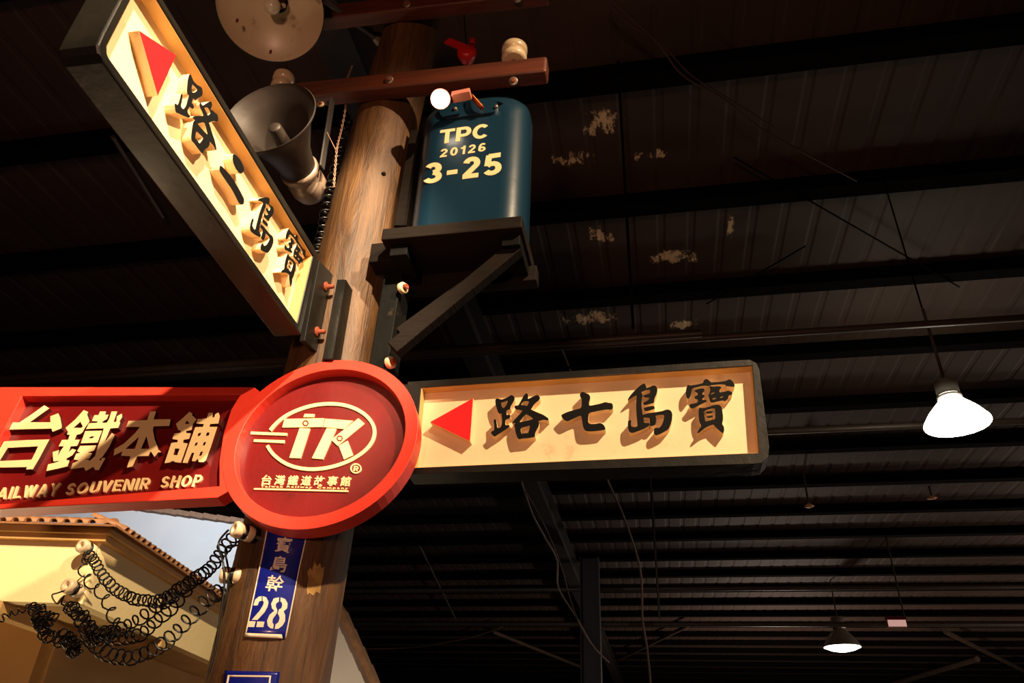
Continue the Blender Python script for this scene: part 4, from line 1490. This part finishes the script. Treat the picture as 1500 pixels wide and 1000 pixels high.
# eave tiles: half-round clay tiles lying down the slope, one object each
def tile_mesh(p, out, along, rad, L, m):
    """half pipe from p outwards/upwards"""
    up = Vector((0, 0, 1))
    ax = (-out + up * 0.35).normalized()
    nn = along.cross(ax)
    if nn.z < 0: nn = -nn
    mb = MB(); vs = []; fs = []
    K = 8
    for j, (t, rr) in enumerate(((0, rad), (L, rad))):
        for q in range(K + 1):
            th = math.pi * q / K
            vs.append(p + ax * t + along * math.cos(th) * rr + nn * math.sin(th) * rr)
        for q in range(K + 1):
            th = math.pi * q / K
            vs.append(p + ax * t + along * math.cos(th) * rr * .7 + nn * math.sin(th) * rr * .7)
    W = K + 1
    for q in range(K):
        fs += [(q, q + 1, 2 * W + q + 1, 2 * W + q), (W + q + 1, W + q, 3 * W + q, 3 * W + q + 1), (q + 1, q, W + q, W + q + 1)]
    mb.add(vs, fs, True)
    return mb


ov = 0.085
pitch = 0.05
t0 = tile_mesh(C0 + gx * (-0.01) - gy * ov + ZZ * 0.036, -gy, gx, 0.0175, 0.16, None)
tile = part('tile', t0, MT['tile'], sh)
k = 1
while k * pitch < 0.75:
    dup(tile, 'tile', gx * (-pitch * k)); k += 1
ang = 1
t1 = tile_mesh(C0 + gx * ov + gy * 0.0 + ZZ * 0.036, gx, gy, 0.0175, 0.16, None)
tile2 = part('tile', t1, MT['tile'], sh)
k = 1
while k * pitch < 1.9:
    dup(tile2, 'tile', gy * (pitch * k)); k += 1
# roof bed under the tiles
mb = MB()
zr = 0.035
A_ = [C0 + gx * -LW - gy * ov + ZZ * zr, C0 + gx * ov - gy * ov + ZZ * zr, C0 + gx * ov + gy * SD + ZZ * zr]
B_ = [C0 + gx * -LW + gy * 0.15 + ZZ * (zr + .07), C0 + gx * (-.15) + gy * 0.15 + ZZ * (zr + .07), C0 + gx * (-.15) + gy * SD + ZZ * (zr + .07)]
dz = ZZ * 0.008
mb.add(A_ + B_ + [p - dz for p in A_ + B_], [(0, 1, 4, 3), (1, 2, 5, 4), (9, 10, 7, 6), (10, 11, 8, 7), (6, 7, 1, 0), (7, 8, 2, 1)])
mb.add([B_[0], B_[1], B_[2], C0 + gx * -LW + gy * SD + ZZ * (zr + .07)], [(0, 1, 2, 3)])
part('roof_bed', mb, MT['tile'], sh)
# soffit under the bands and the recessed walls below
mb = MB().box(*fbox(-LW, -0.0005, zbot + 0.005, zbot + 0.02, 0.001, SD))
part('soffit', mb, MT['soffit'], sh)
# recessed lower walls with an arch on the front
mb = MB().box(*fbox(-LW, -0.30, -C0.z + 0.0, zbot + 0.005, 0.42, 0.5))
part('lower_wall', mb, MT['soffit'], sh)
mb = MB().box(*fbox(-0.36, -0.30, -C0.z, zbot + 0.005, 0.42, SD))
part('lower_wall', mb, MT['soffit'], sh)
mb = MB().box(*fbox(-0.36, -0.30, zbot - 0.05, zbot + 0.006, 0.0, 0.42))
part('soffit_beam', mb, MT['soffit'], sh, bevel=0.003)
mb = MB().box(*fbox(-0.30, 0, zbot - 0.03, zbot + 0.006, 0.72, 0.78))
part('soffit_beam', mb, MT['soffit'], sh, bevel=0.003)

# ------------------------------------------------------------------ white gabled house behind the pole
HY = 5.2
hp = Plane(at_y(350, 800, HY), X, ZZ)
hs = thing('gabled_house', 'white walled house with clay verge tiles behind the pole and shop', 'building', hp.P(0, -1.5, -1.0))
ro = [(60, 722), (203, 748), (359, 769), (440, 815), (497, 898), (546, 1004), (620, 1170)]
pts = [hp.px(x, y) for x, y in ro]
zf = -hp.p0.z + 0.0
poly = pts + [(pts[-1][0], zf), (pts[0][0], zf)]
part('gable_wall', MB().prism(hp.P, [poly], -0.12, 0.0), MT['white_wall'], hs)
# verge boards, tiles and roof slab following the slopes
mb = MB()
for a, b in zip(pts, pts[1:]):
    d = Vector((b[0] - a[0], b[1] - a[1], 0)); L_ = d.length; d.normalize()
    nx, ny = -d.y, d.x
    if ny < 0: nx, ny = -nx, -ny
    q = [(a[0], a[1]), (b[0], b[1]), (b[0] + nx * .02, b[1] + ny * .02), (a[0] + nx * .02, a[1] + ny * .02)]
    mb.prism(hp.P, [q], -0.06, 0.02)
part('roof_slab', mb, MT['tile_grey'], hs)
for a, b in zip(pts, pts[1:]):
    d = Vector((b[0] - a[0], b[1] - a[1], 0)); L_ = d.length; d.normalize()
    nx, ny = -d.y, d.x
    if ny < 0: nx, ny = -nx, -ny
    nt = max(1, round(L_ / 0.125))
    for i in range(nt):
        s0 = L_ * i / nt; s1 = L_ * (i + 1.06) / nt
        lift = 0.006 if i % 2 else 0.0
        o_ = lambda s, t: (a[0] + d.x * s + nx * t, a[1] + d.y * s + ny * t)
        q = [o_(s0, 0.004), o_(s1, -0.002), o_(s1, 0.036), o_(s0, 0.044)]
        part('verge_tile', MB().prism(hp.P, [q], -0.07, 0.045), MT['tile_grey'], hs, bevel=0.004)
lamp('house_spot', 'SPOT', at_y(120, 690, 3.6) + Vector((0.1, 0, 0.4)), at_y(260, 790, HY), 130, (0.93, 0.96, 1.0), 0.04, 95, 0.5)

# ------------------------------------------------------------------ insulators on the shop wall and pole, coiled wires
WG = 'insulators on the shop wall'
w1 = spl.P(0, 0) ; 
i1 = fpl.P(*fpl.px(140, 810), 0.0)
insulator('upper porcelain insulator on the yellow shop wall near the corner', i1, (-0.12, -0.9, 0.1), 1.0, wrap=True, pin=0.012)
i2_ = fpl.P(*fpl.px(121, 868), 0.0)
insulator('lower porcelain insulator on the yellow shop wall near the soffit', i2_, (-0.12, -0.9, 0.1), 1.05, wrap=True, pin=0.012)
ip1 = pole_hit(386, 790)
insulator('porcelain insulator on the pole tucked under the round sign', ip1, (-0.62, -0.95, 0.1), 0.85, wrap=True, pin=0.04)
ip2 = pole_hit(352, 842) + Vector((0.0, 0.02, 0))
insulator('sideways porcelain insulator on the left flank of the pole', ip2, (-1, -0.35, 0.03), 0.85, wrap=True, pin=0.004)


def spline(pts, n):
    out = []
    P = [pts[0]] + list(pts) + [pts[-1]]
    m_ = len(pts) - 1
    for i in range(n + 1):
        t = i / n * m_
        k = min(int(t), m_ - 1); f = t - k
        a, b, c, d = P[k], P[k + 1], P[k + 2], P[k + 3]
        out.append(0.5 * ((2 * b) + (c - a) * f + (2 * a - 5 * b + 4 * c - d) * f * f + (3 * b - a - 3 * c + d) * f ** 3))
    return out


def coil(label, pxs, turns, rad, wire=0.0029, jit=0.15, dens=None, name='coiled_wire'):
    """helix round a sagging path; pxs: (px, py, y-distance)"""
    base = [at_y(a, b, c) for a, b, c in pxs]
    per = 11
    N = int(turns * per)
    path = spline(base, N)
    out = []
    prev = None
    rj = random.Random(len(label))
    ph = 0
    r_ = rad
    for i, p in enumerate(path):
        t = path[min(i + 1, N)] - path[max(i - 1, 0)]
        t = t.normalized() if t.length > 1e-9 else X
        a = t.cross(Y) if prev is None else prev - t * prev.dot(t)
        a.normalize(); prev = a
        b = t.cross(a)
        ph += 2 * math.pi / per
        if i % 7 == 0:
            r_ = rad * (1 + rj.uniform(-jit, jit))
        e = min(1.0, i / 8, (N - i) / 8) 
        out.append(p + (a * math.cos(ph) + b * math.sin(ph)) * r_ * e)
    o = part(name, MB().tube(out, wire, 5), MT['wire'], None)
    return tag(o, label, 'wire', None)


cz = lambda l: [(80 + a / 4.547, 760 + b / 4.547, y) for a, b, y in l]
coil('tightly coiled black wire from pole top insulator to upper wall insulator',
     cz([(1240, 70, 1.90), (1130, 190, 1.95), (1030, 330, 2.0), (930, 405, 2.06), (830, 470, 2.12), (700, 545, 2.2), (560, 535, 2.3), (440, 490, 2.36), (340, 400, 2.42),
         (270, 290, 2.45), (215, 230, 2.46)]), 40, 0.0185)
coil('lowest sagging coil of black wire, stretched towards the pole',
     cz([(1120, 480, 1.98), (1040, 520, 2.0), (900, 660, 2.05), (760, 800, 2.1), (620, 890, 2.18), (480, 925, 2.25), (360, 895, 2.3), (260, 830, 2.36), (200, 730, 2.4),
         (140, 620, 2.42), (95, 575, 2.44)]), 25, 0.021)
coil('second stretched coil of black wire above the lowest one',
     cz([(900, 440, 2.05), (800, 570, 2.08), (690, 670, 2.12), (580, 765, 2.16), (470, 795, 2.2), (370, 780, 2.25), (270, 770, 2.3), (190, 700, 2.36), (130, 610, 2.4)]), 18, 0.019)
coil('loose short coil crossing the bright side wall',
     cz([(820, 500, 2.1), (720, 560, 2.14), (600, 640, 2.18), (480, 710, 2.22), (400, 750, 2.26), (310, 760, 2.3), (230, 790, 2.33)]), 13, 0.019)
coil('wavy thin wire hanging from the upper wall insulator',
     cz([(205, 250, 2.44), (190, 330, 2.42), (230, 420, 2.4), (310, 500, 2.38), (370, 590, 2.34), (400, 680, 2.3), (460, 740, 2.28)]), 7, 0.016)
coil('bunched coil hanging below the lower wall insulator',
     [(45, 885, 2.38), (58, 905, 2.36), (64, 925, 2.34), (85, 938, 2.33), (105, 942, 2.32), (112, 950, 2.32), (98, 958, 2.32)], 26, 0.0155, jit=0.5)
coil('tangled coil knot under the soffit edge',
     [(38, 890, 2.38), (52, 888, 2.37), (66, 896, 2.36), (78, 905, 2.35), (60, 918, 2.35), (52, 905, 2.35), (70, 925, 2.34), (95, 930, 2.33), (108, 935, 2.32)], 30, 0.012, jit=0.7)
coil('tangled coil beside the lower wall insulator',
     [(100, 885, 2.40), (112, 895, 2.38), (125, 905, 2.36), (135, 920, 2.34), (150, 930, 2.32), (165, 928, 2.3), (150, 938, 2.3), (130, 935, 2.3)], 28, 0.013, jit=0.6)
coil('thin curly wire entering from the left photo edge',
     [(-20, 915, 2.36), (0, 908, 2.36), (12, 900, 2.37), (25, 896, 2.38), (38, 892, 2.38)], 5, 0.011)


def cable(label, pts, r, m, name='cable', n=40, cat='cable', group=None):
    p = spline([Vector(q) for q in pts], n)
    o = part(name, MB().tube(p, r, 6), m, None)
    return tag(o, label, cat, group)


cable('short black wire linking the lower wall insulator to the tangle', [at_y(*q) for q in ((104, 862, 2.47), (85, 868, 2.46), (76, 872, 2.46), (84, 884, 2.42), (94, 872, 2.42), (90, 884, 2.4), (102, 888, 2.4))],
      0.0028, MT['wire'], 'wire', cat='wire')
cable('black wire dropping along the left flank of the pole', [pole_hit(357, 780) + Vector((-.03, -.03, 0)), pole_hit(352, 800) + Vector((-.05, -.03, 0)),
      pole_hit(349, 830) + Vector((-.028, -.03, 0)), pole_hit(344, 860) + Vector((-.02, -.02, 0)), pole_hit(336, 900) + Vector((-.02, -.01, 0)), pole_hit(322, 950) + Vector((-.012, 0, 0)), pole_hit(312, 985) + Vector((-.012, 0, 0))],
      0.003, MT['wire'], 'wire', cat='wire')
cable('bent black wire looping over the sideways pole insulator', [pole_hit(355, 800) + Vector((-.01, -.01, 0)), pole_hit(350, 806) + Vector((-.03, -.02, 0)), pole_hit(347, 840) + Vector((-.014, -.02, 0)),
      pole_hit(341, 872) + Vector((-.012, -.01, 0)), pole_hit(334, 895) + Vector((-.012, 0, 0))], 0.0028, MT['wire'], 'wire', cat='wire')
# twisted cord and black coil beside the pole, under the horn
b0 = [at_y(*q) for q in ((516, 96, 1.95), (508, 118, 1.93), (506, 140, 1.93), (506, 158, 1.9), (500, 190, 1.88), (494, 215, 1.87), (491, 245, 1.87), (489, 274, 1.87))]
P_ = spline(b0, 150)
mb = MB()
for s_ in (0, math.pi):
    mb.tube([p + Vector((math.cos(i * .7 + s_), math.sin(i * .7 + s_) * .6, math.sin(i * .7 + s_) * .5)) * 0.0032 for i, p in enumerate(P_)], 0.0017, 5)
o = part('twisted_cord', mb, MT['cord']); tag(o, 'pale twisted cord hanging between the horn and the pole', 'cord')
coil('black coiled cable running down the left edge of the upper pole', [(508, 170, 1.99), (498, 215, 1.97), (488, 260, 1.96), (479, 300, 1.95), (471, 340, 1.95), (462, 375, 1.94), (450, 420, 1.95)], 22, 0.017, 0.0045)
cable('pale thin wire bent from the horn bracket to the cord', [at_y(*q) for q in ((479, 194, 1.84), (486, 208, 1.86), (492, 220, 1.87))], 0.002, MT['cord'], 'wire', cat='wire')

# ------------------------------------------------------------------ ceiling furniture far behind
cable('thin dark cable sagging across the upper right ceiling', [at_z(*q, HC - 0.35) for q in ((885, -10), (960, 60), (1000, 110), (1060, 145), (1110, 185), (1180, 225), (1255, 265))], 0.006, MT['cable_dark'])
cable('second dark cable beside the thin one across the upper ceiling', [at_z(*q, HC - 0.33) for q in ((890, 0), (915, 30), (970, 66), (1010, 108), (1060, 140), (1105, 168), (1135, 188))], 0.005, MT['cable_dark'])
cable('pale grey cable hanging from the shelf down behind the long sign', [at_d(*q) for q in ((775, 405, 7.6), (805, 470, 7.9), (840, 555, 8.3), (885, 690, 8.8), (915, 760, 9.0), (938, 835, 9.2), (941, 905, 9.3), (948, 950, 9.4), (954, 1010, 9.5))], 0.014, MT['cable'])
cable('bundle of grey cable tied along the rafter below the long sign', [at_d(*q) for q in ((762, 700, 8.4), (780, 752, 8.8), (800, 790, 9.1), (816, 820, 9.3), (818, 860, 9.6), (842, 900, 9.8), (868, 945, 10.0), (892, 970, 10.2))], 0.012, MT['cable'])
cable('thin brown cable looping beside the grey cable bundle', [at_d(*q) for q in ((770, 720, 8.5), (800, 775, 8.9), (822, 830, 9.3), (836, 880, 9.7), (856, 930, 9.9), (880, 958, 10.1))], 0.010, MT['cable_dark'])
cable('pale orange wire drooping at the bottom, right of the pole', [at_z(*q, HC - 0.165) for q in ((535, 950), (600, 948), (660, 939), (700, 930), (738, 916))], 0.022, MT['cord'])


def rod(label, a, b, da, db, r, m, name='brace_rod', cat='rod', group=None):
    o = part(name, MB().tube([at_d(*a, da), at_d(*b, db)], r, 8), m, None)
    return tag(o, label, cat, group)




def rodz(label, a, b, r, m, z=HC - 0.14):
    o = part('brace_rod', MB().tube([at_z(*a, z - r), at_z(*b, z - r)], r, 8), m, None)
    return tag(o, label, 'rod')


def drop(label, a, b, r, m, z=HC - 0.003):
    p = at_z(*a, z); rr = ray(*b)
    o = part('hanger_rod', MB().tube([p, Vector((p.x, p.y, CAM.z + rr.z / rr.y * p.y))], r, 8), m, None)
    return tag(o, label, 'rod')


rodz('slim steel rod slanting left of the cable bundle', (615, 800), (668, 908), 0.022, MT['pipe_dark'])
rodz('brace rod slanting down to the right below the orange wire', (722, 925), (850, 976), 0.05, MT['pipe_dark'])
rodz('brace rod slanting up to the right near the bottom centre', (905, 966), (1010, 915), 0.05, MT['pipe_dark'])
rodz('brace rod slanting down at the right photo edge', (1385, 925), (1505, 985), 0.06, MT['pipe_dark'])
rodz('brace rod slanting up to the lamp side at the lower right', (1300, 1004), (1432, 965), 0.08, MT['pipe_dark'])
rodz('thin brace rod crossing the dark ceiling left of the slanting sign', (165, 200), (238, 318), 0.018, MT['pipe_dark'])
rodz('long brace rod crossing the ceiling left of the bright lamp', (1075, 230), (1405, 420), 0.007, MT['purlin'])
rodz('short brace rod slanting up right of the shelf bracket', (1035, 445), (1180, 360), 0.007, MT['purlin'])
drop('thin hanger rod dropping under the right half of the long sign', (952, 690), (960, 905), 0.014, MT['pipe_dark'])
drop('long hanger rod right of the blue tank under the ceiling', (905, 90), (938, 480), 0.008, MT['purlin'])
drop('drop rod passing left of the bright lamp', (1290, 250), (1355, 450), 0.006, MT['purlin'])


def hpipe(label, px, py, z, r, x0=-16.0, x1=26.0, name='pipe'):
    p = at_z(px, py, z)
    o = part(name, MB().tube([(x0, p.y, z), (x1, p.y, z)], r, 10), MT['pipe_dark'], None)
    return tag(o, label, 'pipe')


hpipe('upper of the horizontal sprinkler pipes in the lower half of the photo', 1200, 629, HC - 0.70, 0.035)
hpipe('middle horizontal pipe passing above the small pendant lamp', 1000, 862, 5.0, 0.045)
hpipe('lowest horizontal pipe just above the small pendant lamp', 1000, 914, 4.8, 0.05)
hpipe('horizontal pipe crossing just under the slanting sign and behind the red arm', 100, 548, HC - 0.70, 0.035, -16, 0.5)
hpipe('faint horizontal pipe running behind the blue tank shelf', 1000, 497, HC - 0.70, 0.03)


def sprinkler(label, px, py, d):
    p = at_d(px, py, d)
    t = thing('sprinkler_head', label, 'sprinkler', p)
    part('rose', MB().lathe(p, (0, 0, -1), [(-0.03, 0.02), (0.0, 0.06), (0.015, 0.068), (0.03, 0.03), (0.032, 0.0005)], 16), MT['sprinkler'], t)
    part('drop_pipe', MB().tube([p + ZZ * 0.015, Vector((p.x, p.y, HC - 0.001))], 0.014, 8), MT['pipe_dark'], t)


sprinkler('copper sprinkler head at the right, below the bright pendant lamp', 1365, 728, 11.0)
sprinkler('copper sprinkler head left of the bright lamp, above the small lamp', 1185, 740, 10.6)


def pendant(label, px, py, wpx, d, energy, acrylic=False):
    p = at_d(px, py, d)
    r = wpx / 2 * d / FPX
    t = thing('pendant_lamp', label, 'lamp', p)
    part('shade', MB().lathe(p, (0, 0, 1), [(0.0, r), (0.012, r * 1.02), (0.03, r), (r * .45, r * .78), (r * .85, r * .42), (r * 1.05, r * .30), (r * 1.1, r * .30)], 36), MT['lamp_glow'] if acrylic else MT['lamp_shade'], t, 'glowing ribbed acrylic shade' if acrylic else None)
    part('lens', MB().lathe(p, (0, 0, 1), [(-r * .22, 0.0005), (-r * .20, r * .35), (-r * .12, r * .7), (0.004, r * .97)], 32), MT['lamp_glow'], t, 'glowing white lens')
    part('ballast_housing', MB().lathe(p, (0, 0, 1), [(r * 1.1, r * .34), (r * 1.15, r * .36), (r * 1.6, r * .36), (r * 1.65, r * .30), (r * 1.65, 0.0005)], 24, cap0=True), MT['lamp_shade'], t)
    part('stem', MB().tube([p + ZZ * r * 1.6, Vector((p.x, p.y, HC - 0.001))], 0.015, 8), MT['pipe_dark'], t)
    part('vent_ring', MB().lathe(p, (0, 0, 1), [(r * .98, r * .36), (r * 1.0, r * .39), (r * 1.06, r * .39), (r * 1.08, r * .33)], 24), MT['lamp_shade'], t)
    lamp('pendant_light', 'SPOT', p - ZZ * (r * .3), p - ZZ * 3, energy, (1.0, 0.9, 0.7), 0.15, 150, 0.4)
    return t


pendant('large glaring pendant lamp at the right edge of the photo', 1403, 622, 88, 6.6, 60, True)
pendant('smaller distant pendant lamp at the lower right', 1234, 948, 52, 15.0, 60)
ep = at_d(1314, 912, 12.0)
ex = thing('exit_sign', 'small lit pinkish sign box right of the distant pendant lamp', 'sign', ep)
part('box', MB().aabb(ep + Vector((-0.15, 0.0, -0.06)), ep + Vector((0.15, 0.08, 0.10))), MT['rust'], ex)
part('face', MB().aabb(ep + Vector((-0.135, -0.01, -0.055)), ep + Vector((0.135, 0.0, 0.045))), MT['exit_glow'], ex)
part('hanger', MB().tube([ep + Vector((0.14, 0.04, 0.09)), Vector((ep.x + .14, ep.y + .04, HC - 0.001))], 0.012, 6), MT['pipe_dark'], ex)
# steel column under the rafter, far behind
cp = at_d(866, 960, 12.0)
cl_ = thing('steel_column', 'dark steel column under the rafter at the bottom centre', 'column', (cp.x, cp.y, 0))
part('web', MB().aabb((cp.x - 0.15, cp.y - 0.01, 0), (cp.x + 0.15, cp.y + 0.01, HC - 0.6)), MT['rafter'], cl_)
for s_ in (-1, 1):
    part('flange', MB().aabb((cp.x + s_ * 0.15 - 0.01, cp.y - 0.12, 0), (cp.x + s_ * 0.15 + 0.01, cp.y + 0.12, HC - 0.6)), MT['rafter'], cl_)

# ------------------------------------------------------------------ groups of repeats
for o in COL.objects:
    if o.parent is None and 'category' in o:
        g = {'insulator': 'porcelain insulators', 'crossarm': 'cross arms on the pole', 'pipe': 'pipes under the hall ceiling', 'rod': 'rods under the hall ceiling',
             'sprinkler': 'sprinkler heads', 'plate': 'blue plates on the pole', 'cable': 'cables hanging under the hall ceiling'}.get(o['category'])
        if o.name.startswith('coiled_wire'):
            g = 'coiled black wires'
        elif o.name.startswith('street_sign'):
            g = 'cream street signs'
        elif o.name.startswith('pendant_lamp'):
            g = 'pendant lamps'
        if g:
            o['group'] = g
